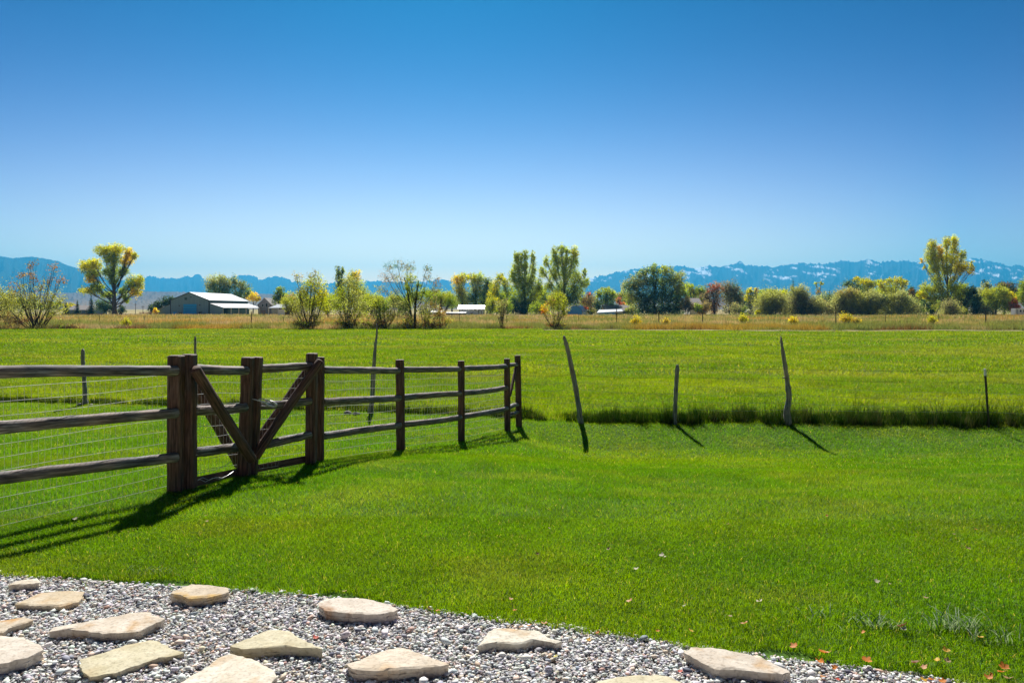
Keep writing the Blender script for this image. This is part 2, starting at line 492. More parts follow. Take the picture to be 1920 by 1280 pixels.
def lawn_part(d0, d1, dens, w, hmin, hmax, bend):
    x, y = scatter(d0, d1, dens)
    ragged = (fbm(x * 3, y * 3, 4) - .5) * .34 + .03 - (rng.random(len(x)) < .012) * .12
    k = (y > edge_y(x) + ragged - .01) & (y < fence_y(x) + .2)
    x = x[k]; y = y[k]
    c = lawn_cols(x, y)
    h = rng.uniform(hmin, hmax, len(x)) * (.75 + .6 * fbm(x * 2.2 + 5, y * 2.2, 3))
    near_edge = smoothstep(.35, 0, y - edge_y(x))
    h = h * (1 + .5 * near_edge)
    ww = w * rng.uniform(.7, 1.3, len(x))
    return x, y, h, ww, c, bend

parts = [lawn_part(2.4, 6.2, 21000, .0027, .020, .040, True),
         lawn_part(6.2, 10, 8500, .0042, .024, .046, False),
         lawn_part(10, 19.5, 3200, .0075, .026, .052, False)]
for i, (x, y, h, w, c, bend) in enumerate(parts):
    o = blades('lawn_grass', x, y, h, w, rng.uniform(.2, 1.0, len(x)), c, M_blade, bend=bend)
    tag(o, ['short mown lawn grass in front of the gravel bed', 'short mown lawn grass beside the gates of the rail fence', 'short mown lawn grass along the foot of the wire fence'][i], 'grass', kind='stuff')

# field beyond the wire fence
def field_cols(x, y):
    patch = fbm(x * .16 + 3, y * .22 + 9, 4)
    c = mixcol((patch - .42) * 3.5, (.125, .23, .006), (.20, .285, .010))
    dry = smoothstep(.56, .72, fbm(x * .12 + 60, y * .30 + 70, 4)) * .45
    c = c * (1 - dry[:, None]) + np.array([.25, .27, .09])[None] * dry[:, None]
    c = c * (.7 + .6 * fbm(x * 1.3, y * 1.3, 3))[:, None]
    st = rng.random(len(x)) < .06
    c[st] = np.array([.36, .33, .17])
    return jitter(c, .3)
x, y = scatter(14, 26, 900); k = y > fence_y(x) + .1; x = x[k]; y = y[k]
lump = fbm(x * 1.1, y * 1.1, 3)
o = blades('field_grass', x, y, rng.uniform(.06, .13, len(x)) * (.4 + 1.3 * lump), rng.uniform(.008, .016, len(x)), rng.uniform(.2, 1.0, len(x)), field_cols(x, y), M_field)
tag(o, 'lumpy green pasture grass just behind the wire fence', 'grass', kind='stuff')
x, y = scatter(26, 48, 260)
o = blades('field_grass', x, y, rng.uniform(.07, .14, len(x)) * (.5 + fbm(x * .6, y * .6, 3)), rng.uniform(.018, .034, len(x)), rng.uniform(.2, 1.0, len(x)), field_cols(x, y), M_field)
tag(o, 'green pasture grass across the middle of the field', 'grass', kind='stuff')
x, y = scatter(48, 97, 60)
k = ~((x > tx[0]) & (y > np.interp(x, tx, ty) + .6)); x = x[k]; y = y[k]
o = blades('field_grass', x, y, rng.uniform(.08, .17, len(x)) * (.6 + .8 * fbm(x * .3, y * .3, 3)), rng.uniform(.035, .07, len(x)), rng.uniform(.2, 1.0, len(x)), field_cols(x, y), M_field)
tag(o, 'pale green pasture grass at the far side of the field', 'grass', kind='stuff')

# tall unmown grass along the wire fence
nt = 2600
tcx = rng.uniform(-16, 13.5, nt); tt_ = rng.random(nt) ** 1.35
tcy = fence_y(tcx) - .10 + .34 * fbm(tcx * 1.7 + 9, tcx * 0 + 3, 3) + tt_ * .8
th = (.10 + .075 * smoothstep(.9, 2.4, tcx)) * (.45 + 1.25 * fbm(tcx * 1.1 + 40, tcy * 1.4, 3) ** 1.2) * np.exp(rng.normal(0, .46, nt)) * (1.15 - .45 * tt_)
th *= 1 - .30 * smoothstep(-1, -5, tcx)
kk = rng.random(nt) < (1 - .85 * smoothstep(.35, .55, tcx) * smoothstep(1.3, .9, tcx))
tcx, tcy, th, tt_ = tcx[kk], tcy[kk], th[kk], tt_[kk]; nt = len(tcx)
per = 46
ti = np.repeat(np.arange(nt), per); n = len(ti)
x = tcx[ti] + rng.normal(0, .05, n); y = tcy[ti] + rng.normal(0, .05, n)

hh = th[ti] * rng.uniform(.35, 1.25, n)
tc_ = mixcol(rng.random(nt) * 1.2 - .1, (.022, .06, .006), (.07, .12, .012))  # blades coloured dark to carry the shade over the fringe
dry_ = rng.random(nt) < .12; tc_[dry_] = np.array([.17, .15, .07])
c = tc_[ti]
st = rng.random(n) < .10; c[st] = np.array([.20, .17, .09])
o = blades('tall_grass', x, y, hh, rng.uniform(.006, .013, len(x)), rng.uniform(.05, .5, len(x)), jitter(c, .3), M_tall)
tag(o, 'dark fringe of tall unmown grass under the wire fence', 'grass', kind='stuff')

# dry meadow beyond the field: weeds and straw
def meadow(d0, d1, dens, h0, h1, w0, w1):
    x, y = scatter(d0, d1, dens, margin=3)
    lim = np.where(x > tx[0], np.interp(x, tx, ty) + 5.2, 97.5 + (fbm(x * .2, x * 0, 3) - .5) * 1.5)
    k = y > lim; x = x[k]; y = y[k]; dd = (y - lim[k])
    g = fbm(x * .06 + 9, y * .05, 4); g2 = fbm(x * .11 + 59, y * .09 + 3, 4)
    c = mixcol((g - .40) * 4, (.55, .42, .25), (.66, .50, .22))
    g3 = fbm(x * .35 + 70, y * .12, 3)
    gr = smoothstep(.44, .60, g2 * .6 + g3 * .4 + smoothstep(24, 3, dd) * .14 + smoothstep(-10, 60, x) * .07)
    c = c * (1 - gr[:, None] * .8) + np.array([.20, .28, .045])[None] * gr[:, None] * .8
    fr = smoothstep(4.5, 0, dd) * smoothstep(.36, .52, fbm(x * .22, y * 0 + 7, 3))
    bc = mixcol((fbm(x * .3 + 5, y * 0 + 2, 2) - .4) * 5, (.28, .13, .06), (.07, .09, .03))
    c = c * (1 - fr[:, None] * .85) + bc * fr[:, None] * .85
    c = c * (.72 + .56 * fbm(x * .9, y * .6, 3))[:, None]
    gold = smoothstep(.58, .68, fbm(x * .05 + 31, y * .03 + 8, 3))
    c = c * (1 - gold[:, None] * .6) + np.array([.62, .36, .06])[None] * gold[:, None] * .6
    h = rng.uniform(h0, h1, len(x)) * (.3 + 1.4 * fbm(x * .55, y * .55, 3) ** 1.3)
    return x, y, h, rng.uniform(w0, w1, len(x)), jitter(c, .3)
for dd in [(91, 112, 38, .35, .95, .04, .08, 'straw and green weeds at the far edge of the field'), (112, 170, 9, .5, 1.1, .08, .16, 'tall tan meadow grass behind the field edge shrubs'), (170, 300, 3.0, .5, 1.1, .15, .3, 'dry tan meadow grass in front of the barn and sheds')]:
    x, y, h, w, c = meadow(*dd[:7])
    o = blades('dry_meadow', x, y, h, w, rng.uniform(.1, .6, len(x)), c, M_straw)
    tag(o, dd[7], 'dry grass', kind='stuff')

# ------------------------------------------------------------------ gravel pebbles
def ico():
    t = (1 + 5 ** .5) / 2
    v = np.array([(-1,t,0),(1,t,0),(-1,-t,0),(1,-t,0),(0,-1,t),(0,1,t),(0,-1,-t),(0,1,-t),(t,0,-1),(t,0,1),(-t,0,-1),(-t,0,1)], float)
    v /= np.linalg.norm(v[0])
    f = np.array([(0,11,5),(0,5,1),(0,1,7),(0,7,10),(0,10,11),(1,5,9),(5,11,4),(11,10,2),(10,7,6),(7,1,8),(3,9,4),(3,4,2),(3,2,6),(3,6,8),(3,8,9),(4,9,5),(2,4,11),(6,2,10),(8,6,7),(9,8,1)])
    return v, f
iv, if_ = ico()
def pebbles(n, smin, smax, zlift):
    y = rng.uniform(2.3, 5.1, n); x = rng.uniform(-4.3, 4.0, n)
    k = (y < edge_y(x) + .05 * rng.random(n)) & (np.abs(x) < y * .74 + .5)
    x = x[k]; y = y[k]; n = len(x)
    s = rng.uniform(smin, smax, n) * np.exp(rng.normal(0, .30, n))
    sc = np.stack([s * rng.uniform(.9, 1.5, n), s * rng.uniform(.7, 1.1, n), s * rng.uniform(.34, .58, n)], -1) / 2
    v = iv[None] * (1 + rng.uniform(-.16, .16, (n, 12, 1))) * sc[:, None, :]
    a = rng.random(n) * 6.283; tlt = rng.normal(0, .35, n)
    ct, stt = np.cos(tlt)[:, None], np.sin(tlt)[:, None]
    X, Y, Z = v[..., 0], v[..., 1], v[..., 2]
    X, Z = X * ct - Z * stt, X * stt + Z * ct
    ca, sa = np.cos(a)[:, None], np.sin(a)[:, None]
    X, Y = X * ca - Y * sa, X * sa + Y * ca
    z0 = zg(x, y) + s * .25 + rng.random(n) * zlift
    V = np.stack([X + x[:, None], Y + y[:, None], Z + z0[:, None]], -1)
    pal = np.array([(.76,.75,.73),(.64,.64,.64),(.50,.51,.53),(.28,.30,.34),(.12,.13,.16),(.70,.58,.47),(.58,.40,.32),(.82,.80,.77),(.26,.21,.18)])
    pr = np.array([.27,.22,.12,.09,.05,.09,.03,.15,.02]); ci = rng.choice(len(pal), n, p=pr / pr.sum())
    c = jitter(pal[ci], .18)
    Fc = (if_[None] + (np.arange(n) * 12)[:, None, None]).reshape(-1, 3)
    return V.reshape(-1, 3), Fc, np.repeat(c, 12, axis=0)
V1, F1, C1 = pebbles(160000, .0105, .017, .009)
V2, F2, C2 = pebbles(5000, .020, .030, .012)
me = np_mesh('gravel', np.concatenate([V1, V2]), np.concatenate([F1, F2 + len(V1)]), np.concatenate([C1, C2]), smooth=True)
tag(link('gravel', me, M_peb), 'loose grey and white river gravel around the flagstones', 'gravel', kind='stuff')

# ------------------------------------------------------------------ flagstones
def stone_material(name, base, pale, stain, k):
    m, n, l = newmat(name)
    p = n['Principled BSDF']; p.inputs['Roughness'].default_value = .9; p.inputs['Specular IOR Level'].default_value = .2
    tc = n.new('ShaderNodeTexCoord')
    def nz(s, d=6, off=0):
        mp = n.new('ShaderNodeMapping'); mp.inputs['Location'].default_value = (off, off * .7, 0)
        l.new(tc.outputs['Object'], mp.inputs[0])
        z = n.new('ShaderNodeTexNoise'); z.inputs['Scale'].default_value = s; z.inputs['Detail'].default_value = d
        l.new(mp.outputs[0], z.inputs['Vector']); return z
    def ramp(src, a, b, ca, cb):
        r = n.new('ShaderNodeValToRGB'); r.color_ramp.elements[0].position = a; r.color_ramp.elements[1].position = b
        r.color_ramp.elements[0].color = (*ca, 1); r.color_ramp.elements[1].color = (*cb, 1)
        l.new(src.outputs['Fac'], r.inputs[0]); return r
    r1 = ramp(nz(9, 8, k), .35, .65, base, pale)
    r2 = ramp(nz(5, 6, k + 4), .56, .70, (0,0,0), (1,1,1))
    mx = n.new('ShaderNodeMix'); mx.data_type = 'RGBA'
    l.new(r2.outputs[0], mx.inputs[0]); l.new(r1.outputs[0], mx.inputs[6]); mx.inputs[7].default_value = (*stain, 1)
    r3 = ramp(nz(60, 4, k + 9), .30, .5, (.52,.48,.44), (1,1,1))
    mu = n.new('ShaderNodeMix'); mu.data_type = 'RGBA'; mu.blend_type = 'MULTIPLY'; mu.inputs[0].default_value = .6
    l.new(mx.outputs[2], mu.inputs[6]); l.new(r3.outputs[0], mu.inputs[7])
    l.new(mu.outputs[2], p.inputs['Base Color'])
    b = n.new('ShaderNodeBump'); b.inputs['Strength'].default_value = .55; b.inputs['Distance'].default_value = .008
    l.new(nz(26, 10, k).outputs['Fac'], b.inputs['Height']); l.new(b.outputs[0], p.inputs['Normal'])
    return m

def flagstone(outline, thick, label, k, base=(.50,.41,.30), pale=(.62,.55,.45), stain=(.50,.33,.17), pxscale=None):
    thick = thick * .80; top = thick + .012
    P = []
    for (a, b) in outline:
        d = F * (EYE - top) / (b - HOR); P.append(((a - 960) / F * d, d))
    P = np.array(P)
    if np.sum(P[:, 0] * np.roll(P[:, 1], -1) - np.roll(P[:, 0], -1) * P[:, 1]) < 0: P = P[::-1]
    # resample the outline
    Q = []
    for i in range(len(P)):
        a, b = P[i], P[(i + 1) % len(P)]
        L = np.linalg.norm(b - a); m = max(1, int(L / .022))
        nrm = np.array([b[1] - a[1], -(b[0] - a[0])]) / (L + 1e-9)
        for j in range(m):
            t = j / m; Q.append(a + (b - a) * t + nrm * random.uniform(-.005, .005))
    Q = np.array(Q); n = len(Q); cen = Q.mean(0)
    V = []; Fc = []
    def ring(sc, z, jz, out=0, jr=0):
        for q in Q:
            dirv = (q - cen); L = np.linalg.norm(dirv) + 1e-9
            r = cen + dirv * sc + dirv / L * (out + random.uniform(-jr, jr))
            V.append((r[0], r[1], z + random.uniform(-jz, jz)))
    zb = -.006
    lay = random.uniform(.35, .7)
    ring(1, zb, 0, -.010, .003); ring(1, zb + (top - zb) * lay, .003, -.001, .005); ring(1, zb + (top - zb) * (lay + .06), .003, -.005, .004)
    ring(1, top - .002, .0015, 0, .002); ring(1, top, .0012, -.0012, .002)
    for sc in (.85, .65, .45, .25): 
        for q in Q:
            r = cen + (q - cen) * sc
            V.append((r[0], r[1], top + .003 + (float(fbm(r[0] * 9 + k, r[1] * 9, 3)) - .5) * .012))
    V.append((cen[0], cen[1], top + .003))
    R = 9
    for i in range(R - 1):
        for j in range(n): Fc.append((i*n+j, i*n+(j+1)%n, (i+1)*n+(j+1)%n, (i+1)*n+j))
    for j in range(n): Fc.append(((R-1)*n+j, (R-1)*n+(j+1)%n, R*n))
    mb = MB(); mb.add(V, Fc)
    o = mb.build('flagstone', stone_material('sandstone', base, pale, stain, k), origin=(cen[0], cen[1], 0))
    return tag(o, label, 'flagstone', 'flagstones laid in the gravel bed')

def c1(L): return [(x / 3.84, 1000 + y / 3.84) for x, y in L]
def c2(L): return [(400 + x / 3.84, 1060 + y / 3.84) for x, y in L]
def c3(L): return [(840 + x / 3.4286, 1060 + y / 3.4286) for x, y in L]
def c4(L): return [(1240 + x / 2.8235, 1060 + y / 2.8235) for x, y in L]
CR = dict(base=(.60,.53,.42), pale=(.70,.65,.56))
OL = dict(base=(.50,.45,.30), pale=(.62,.57,.42), stain=(.52,.44,.28))
flagstone(c1([(60,370),(100,345),(180,332),(265,322),(290,332),(285,352),(160,368)]), .035, 'small flagstone at the far left corner of the gravel next to the lawn', 1, **CR)
flagstone(c1([(110,508),(190,470),(300,425),(440,412),(612,415),(590,460),(560,490),(430,527),(280,520)]), .028, 'flat tan flagstone with one dark dot just below the small corner stone', 2, base=(.52,.42,.28), pale=(.60,.52,.40))
flagstone(c1([(1222,430),(1290,395),(1380,362),(1520,372),(1645,388),(1652,418),(1520,455),(1380,470),(1330,456),(1300,440)]), .055, 'thick flagstone with a yellow stain on top touching the lawn edge', 3, stain=(.62,.40,.12), base=(.50,.42,.32), pale=(.62,.54,.42))
flagstone(c1([(-160,640),(0,625),(90,610),(170,598),(235,622),(190,645),(90,670),(20,712),(-120,740)]), .035, 'narrow flagstone cut by the left frame edge with an orange rim', 4, stain=(.5,.28,.1))
flagstone(c1([(352,705),(385,674),(500,652),(640,630),(850,590),(950,568),(1080,562),(1095,582),(1188,614),(1100,655),(1000,705),(850,715),(740,716),(620,702),(480,690),(400,695)]), .05, 'long pale flagstone with a rough brown broken left front edge', 5, base=(.56,.48,.38), pale=(.66,.59,.50))
flagstone(c1([(-190,740),(0,733),(170,745),(240,780),(305,812),(310,835),(200,890),(110,905),(60,930),(-170,950)]), .065, 'large chunky pale flagstone in the bottom left corner', 6, base=(.56,.49,.41), pale=(.66,.60,.52), stain=(.55,.45,.36))
flagstone(c1([(568,905),(740,860),(900,800),(1080,765),(1130,772),(1220,815),(1332,857),(1290,872),(1150,892),(1000,945),(830,998),(650,1030),(590,985)]), .03, 'long olive tan flagstone tilted towards the lower left of the gravel', 7, **OL)
flagstone(c2([(120,575),(260,520),(350,480),(400,462),(455,460),(540,470),(640,530),(790,598),(700,592),(520,582),(350,590),(200,600)]), .055, 'olive wedge flagstone left of the orange leaf on the gravel', 8, **OL)
flagstone([(330,1285),(365,1262),(392,1247),(415,1229),(430,1224),(455,1230),(478,1237),(515,1258),(519,1268),(508,1282),(480,1320),(340,1322)], .04, 'big pale flagstone running out of the bottom edge below the olive wedge', 9, **CR)
flagstone(c2([(750,268),(800,240),(920,230),(1010,234),(1100,240),(1210,265),(1275,280),(1332,312),(1300,332),(1180,352),(1060,347),(1000,345),(900,335),(820,325),(755,292)]), .062, 'thick rounded flagstone with rusty orange front touching the lawn', 10, base=(.58,.51,.43), pale=(.66,.60,.52), stain=(.36,.19,.09))
flagstone(c2([(955,705),(1060,680),(1200,615),(1330,590),(1400,600),(1560,660),(1702,706),(1640,722),(1400,745),(1150,760),(1000,742)]), .055, 'wide triangular flagstone with peach tints at the bottom centre', 11, base=(.55,.46,.35), pale=(.64,.56,.46), stain=(.62,.44,.27))
flagstone(c3([(192,518),(240,450),(290,400),(430,405),(590,420),(640,460),(738,485),(700,502),(640,482),(560,482),(450,505),(300,498)]), .038, 'cream flagstone with rippled top in the middle of the gravel', 12, base=(.57,.52,.42), pale=(.66,.62,.53))
flagstone(c4([(115,460),(160,432),(290,435),(450,465),(560,500),(688,563),(640,573),(420,553),(280,548),(240,525),(190,500)]), .052, 'smooth beige flagstone at the right end of the gravel strip', 13, base=(.53,.46,.38), pale=(.62,.56,.48))
flagstone([(1105,1283),(1155,1268),(1200,1265),(1240,1264),(1263,1270),(1285,1284),(1250,1315),(1120,1315)], .035, 'flagstone with only its far edge in view at the bottom right of centre', 14, **OL)

# ------------------------------------------------------------------ wood and metal for the fences
def wood(name, dark, mid, light, grain=(26, 26, 1.6), bump=.9):
    m, n, l = newmat(name)
    p = n['Principled BSDF']; p.inputs['Roughness'].default_value = .72; p.inputs['Specular IOR Level'].default_value = .35
    at = n.new('ShaderNodeAttribute'); at.attribute_name = 'Grain'
    mp = n.new('ShaderNodeMapping'); mp.inputs['Scale'].default_value = grain
    l.new(at.outputs['Vector'], mp.inputs[0])
    z = n.new('ShaderNodeTexNoise'); z.inputs['Scale'].default_value = 2.2; z.inputs['Detail'].default_value = 8; z.inputs['Roughness'].default_value = .65
    l.new(mp.outputs[0], z.inputs['Vector'])
    cr = n.new('ShaderNodeValToRGB'); cr.color_ramp.elements.new(.5)
    for e, (pos, c) in zip(cr.color_ramp.elements, [(.34, dark), (.52, mid), (.70, light)]): e.position = pos; e.color = (*c, 1)
    l.new(z.outputs['Fac'], cr.inputs[0])
    z2 = n.new('ShaderNodeTexNoise'); z2.inputs['Scale'].default_value = 3.2; z2.inputs['Detail'].default_value = 4
    l.new(at.outputs['Vector'], z2.inputs['Vector'])
    r2 = n.new('ShaderNodeValToRGB'); r2.color_ramp.elements[0].position = .35; r2.color_ramp.elements[1].position = .7
    r2.color_ramp.elements[0].color = (.68,.80,.90,1); r2.color_ramp.elements[1].color = (1.25,1.05,.95,1)
    l.new(z2.outputs['Fac'], r2.inputs[0])
    mu = n.new('ShaderNodeMix'); mu.data_type = 'RGBA'; mu.blend_type = 'MULTIPLY'; mu.inputs[0].default_value = 1
    l.new(cr.outputs[0], mu.inputs[6]); l.new(r2.outputs[0], mu.inputs[7]); l.new(mu.outputs[2], p.inputs['Base Color'])
    b = n.new('ShaderNodeBump'); b.inputs['Strength'].default_value = bump; b.inputs['Distance'].default_value = .004
    l.new(z.outputs['Fac'], b.inputs['Height']); l.new(b.outputs[0], p.inputs['Normal'])
    return m
M_post = wood('post_timber', (.022,.014,.012), (.13,.072,.052), (.26,.165,.125))
M_rail = wood('rail_timber', (.028,.025,.024), (.19,.165,.15), (.55,.50,.46))
M_grey = wood('grey_timber', (.09,.085,.08), (.32,.30,.28), (.55,.52,.48))
M_wire = noisemat('galvanised_wire', [(.3, (.55,.55,.55)), (.7, (.8,.8,.8))], scale=30, rough=.35, metal=.3, spec=.5)
M_rust = noisemat('rusty_wire', [(.3, (.10,.07,.05)), (.7, (.26,.21,.17))], scale=30, rough=.6, metal=.3)

def grain_attr(o, P0, P1):
    """stores coordinates along and across the timber for its grain"""
    me = o.data
    n = len(me.vertices); co = np.empty(n * 3); me.vertices.foreach_get('co', co); co = co.reshape(-1, 3)
    a = np.array(P1, float) - np.array(P0, float); L = np.linalg.norm(a); a /= L
    up = np.array([0, 0, 1.0]) if abs(a[2]) < .8 else np.array([1.0, 0, 0])
    u = np.cross(up, a); u /= np.linalg.norm(u); w = np.cross(a, u)
    r = co - np.array(P0)[None]
    off = random.uniform(0, 40)
    g = np.stack([r @ u + off, r @ w + off, r @ a + off], -1)
    at = me.attributes.new('Grain', 'FLOAT_VECTOR', 'POINT'); at.data.foreach_set('vector', g.astype(np.float32).ravel())

def timber(name, A, B, r0, r1, mat, parent, org, seg=14, k=14, square=0.0, wob=.006, jit=.03, phase=0.0, bow=0.0, mid=None):
    """round or squared timber from A to B (world), stored relative to org"""
    A = np.array(A, float) - org; B = np.array(B, float) - org
    t = np.linspace(0, 1, seg)
    P = A[None] * (1 - t[:, None]) + B[None] * t[:, None]
    if mid is not None:
        P = np.array([np.array(q, float) - org for q in [A + org] + mid + [B + org]])
        tt = np.linspace(0, len(P) - 1, seg); P = np.stack([np.interp(tt, range(len(P)), P[:, i]) for i in range(3)], -1)
    P = P + np.cumsum(np.random.default_rng(random.randint(0, 9999)).normal(0, wob * .25, P.shape), axis=0) * np.sin(math.pi * t)[:, None]
    P[:, 2] -= bow * np.sin(math.pi * t)
    R = (r0 * (1 - t) + r1 * t) * (1 + np.random.default_rng(random.randint(0, 9999)).normal(0, .02, seg))
    # rounded ends
    d = (P[1] - P[0]); d /= np.linalg.norm(d); d2 = (P[-1] - P[-2]); d2 /= np.linalg.norm(d2)
    e = min(r0, r1) * (.12 if square else .22)
    P = np.concatenate([[P[0]], [P[0] + d * e], P[1:-1], [P[-1] - d2 * e], [P[-1]]])
    R = np.concatenate([[R[0] * .86], [R[0]], R[1:-1], [R[-1]], [R[-1] * .86]])
    mb = MB(); mb.tube(P, R, k=k, square=square, jit=jit, phase=phase)
    o = mb.build(name, mat, parent, smooth=not square)
    grain_attr(o, A, B)
    return o

def post(px_top, py_top, px_base, py_base, d, wpx, parent, org, name='post', mat=None, sink=.12):
    T = W(px_top, py_top, d); Bm = W(px_base, py_base, d)
    r = wpx / F * d / 2
    dn = (Bm - T) / np.linalg.norm(Bm - T)
    return timber(name, Bm + dn * sink, T, r * 1.03, r * .98, mat or M_post, parent, org, seg=16, k=20, square=.82, wob=.003, jit=.012)

# ---- rail fence, left run
def wire_panel(parent, org, A, B, ztopA, ztopB, zbotA, zbotB, nh, vstep, r=.0019, sag=.006):
    """woven wire between plan points A, B; heights absolute"""
    mb = MB()
    A = np.array(A, float); B = np.array(B, float); L = np.linalg.norm(B - A)
    m = max(6, int(L / .16))
    ph = random.uniform(0, 6)
    def pt(t, s):   # s: 0 top .. 1 bottom
        xy = A + (B - A) * t
        z = (ztopA * (1 - t) + ztopB * t) * (1 - s) + (zbotA * (1 - t) + zbotB * t) * s
        n_ = np.array([-(B - A)[1], (B - A)[0]]) / L
        o_ = n_ * .012 * math.sin(t * 9 + s * 5 + ph)
        return np.array([xy[0] + o_[0], xy[1] + o_[1], z + sag * math.sin(t * 7 + s * 9 + ph)]) - org
    for i in range(nh):
        s = i / (nh - 1); mb.tube([pt(t, s) for t in np.linspace(0, 1, m)], r * 1.0, k=4, cap=False)
    nv = max(2, int(L / vstep))
    for j in range(nv + 1):
        t = j / nv; mb.tube([pt(t, s) for s in np.linspace(0, 1, 5)], r * .55, k=3, cap=False)
    return mb.build('wire_mesh', M_wire, parent)

ORG = W(330, 921, 7.1); ORG[2] = float(zg(ORG[0], ORG[1]))
fl = empty('rail_fence', ORG, 'dark timber rail fence running out of the left edge with three round rails', 'fence')
post(331, 666, 330, 922, 7.1, 27, fl, ORG)
farP = np.array([ORG[0] - .53 * 2.35, ORG[1] - .85 * 2.35])
zf = float(zg(*farP))
timber('post', (farP[0], farP[1], zf - .1), (farP[0], farP[1], zf + 1.27), .068, .066, M_post, fl, ORG, k=20, square=.82, jit=.012)
dl = 5.80
for (ya, yb) in ((698, 695), (801, 774), (897, 857)):
    A_ = W(0, ya, dl); B_ = W(332, yb, 7.02)
    dirv = (A_ - B_); A2 = B_ + dirv / np.linalg.norm(dirv[:2]) * 2.36
    timber('rail', A2, B_, .054, .047, M_rail, fl, ORG, seg=26, wob=.006, jit=.05)
a0 = W(0, 700, dl); b0 = W(322, 700, 7.14)
dd_ = (b0 - a0) / np.linalg.norm((b0 - a0)[:2]); a1 = b0 - dd_ * 2.30
zt_b = W(0, 703, 7.1)[2]; zb_b = W(0, 914, 7.1)[2]
zt_a = zt_b + .01; zb_a = zb_b - .01
wire_panel(fl, ORG, a1[:2] + np.array([-.02, .06]), b0[:2] + np.array([-.02, .06]), zt_a, zt_b, zb_a + .02, zb_b, 11, .052)

# ---- the two gates
G1 = W(357, 916, 7.18); G1[2] = float(zg(G1[0], G1[1]))
g1 = empty('timber_gate', G1, 'left of the two timber gates with its brace running down to the right', 'gate', 'pair of timber gates in the rail fence')
post(355, 664, 354, 917, 7.2, 25, g1, G1, name='gate_post')
post(465, 669.5, 457, 896, 8.05, 22, g1, G1, name='gate_post')
for (xa, ya, xb, yb) in ((362, 692, 463, 694.5), (362, 770, 461, 763.5), (362, 848, 458, 836)):
    timber('rail', W(xa, ya, 7.22), W(xb, yb, 7.98), .050, .046, M_rail, g1, G1, seg=16, jit=.04)
timber('brace', W(365, 691, 7.08), W(473, 862, 7.86), .053, .053, M_post, g1, G1, seg=16, jit=.03)
timber('brace', W(352, 702, 7.42), W(449, 872, 8.25), .053, .053, M_post, g1, G1, seg=16, jit=.03)
mb = MB(); p0 = W(362, 895, 7.24) - G1; p1 = W(448, 877, 8.06) - G1; p2 = W(448, 893, 8.06) - G1; p3 = W(362, 913, 7.24) - G1
mb.poly([p0, p1, p2, p3], (.02, .036, 0)); ob = mb.build('kick_board', M_post, g1); grain_attr(ob, p0, p1)
wire_panel(g1, G1, W(362, 700, 7.32)[:2], W(455, 700, 8.12)[:2], W(0, 697, 7.3)[2], W(0, 698, 8.1)[2], W(0, 906, 7.3)[2], W(0, 888, 8.1)[2], 11, .055, r=.0019)
mb = MB()
pts = [(364,905),(375,898),(385,903),(398,896),(412,897),(425,892),(436,885),(441,881),(428,890),(418,896),(405,894),(392,900),(380,895),(368,900)]
mb.tube([W(a, b, 7.18 + (a - 362) / 86 * .75) - G1 for a, b in pts], .0028, k=5); mb.build('loose_wire', M_wire, g1, smooth=True)
mb = MB(); mb.tube([W(a, b, 7.3 + (a - 362) / 86 * .8) - G1 for a, b in [(362,889),(385,884),(405,880),(420,874),(434,864)]], .0025, k=5); mb.build('loose_wire', M_wire, g1, smooth=True)

G2 = W(600, 871, 8.85); G2[2] = float(zg(G2[0], G2[1]))
g2 = empty('timber_gate', G2, 'right of the two timber gates with its brace running down to the left', 'gate', 'pair of timber gates in the rail fence')
post(483, 669, 472, 893, 8.14, 18, g2, G2, name='gate_post')
post(585, 662, 583, 873, 8.84, 19.5, g2, G2, name='gate_post')
for (xa, ya, xb, yb) in ((486, 691.5, 584, 685.5), (484, 761, 582, 751.5), (476, 838, 582, 814.5)):
    timber('rail', W(xa, ya, 8.18), W(xb, yb, 8.76), .048, .045, M_rail, g2, G2, seg=16, jit=.04)
timber('brace', W(601, 677, 8.74), W(478, 857, 8.06), .052, .052, M_post, g2, G2, seg=16, jit=.03)
timber('brace', W(583, 686, 9.0), W(474, 838, 8.36), .050, .050, M_post, g2, G2, seg=16, jit=.03)
mb = MB(); p0 = W(476, 872, 8.18) - G2; p1 = W(578, 853, 8.86) - G2; p2 = W(578, 866.5, 8.86) - G2; p3 = W(476, 886.5, 8.18) - G2
mb.poly([p0, p1, p2, p3], (.02, .036, 0)); ob = mb.build('kick_board', M_post, g2); grain_attr(ob, p0, p1)
wire_panel(g2, G2, W(486, 700, 8.22)[:2], W(584, 700, 8.94)[:2], W(0, 694, 8.2)[2], W(0, 690, 8.9)[2], W(0, 880, 8.2)[2], W(0, 863, 8.9)[2], 11, .055, r=.0019)

# chain looped on the middle rail between the gates
def chain():
    c0 = W(492, 754, 8.05)
    t = empty('gate_chain', c0, 'bright metal chain looped round the middle rail where the two gates meet', 'chain')
    def link_(name, cpx, cpy, d, rx, ry, tilt, r):
        mb = MB(); c = W(cpx, cpy, d) - c0; P = []
        for i in range(29):
            a = i / 28 * 2 * math.pi
            u = math.cos(a) * rx; v = math.sin(a) * ry
            P.append(c + np.array([u, -.6 * v * math.cos(tilt), v * math.sin(tilt) - u * .25]))
        mb.tube(P, r, k=6, cap=False); mb.build(name, M_wire, t, smooth=True)
    link_('ring', 508, 756.5, 7.98, .058, .036, .9, .011)
    link_('chain_loop', 497, 751.5, 7.99, .064, .024, .8, .006)
    link_('chain_loop', 481, 754, 8.10, .110, .115, .35, .006)
chain()

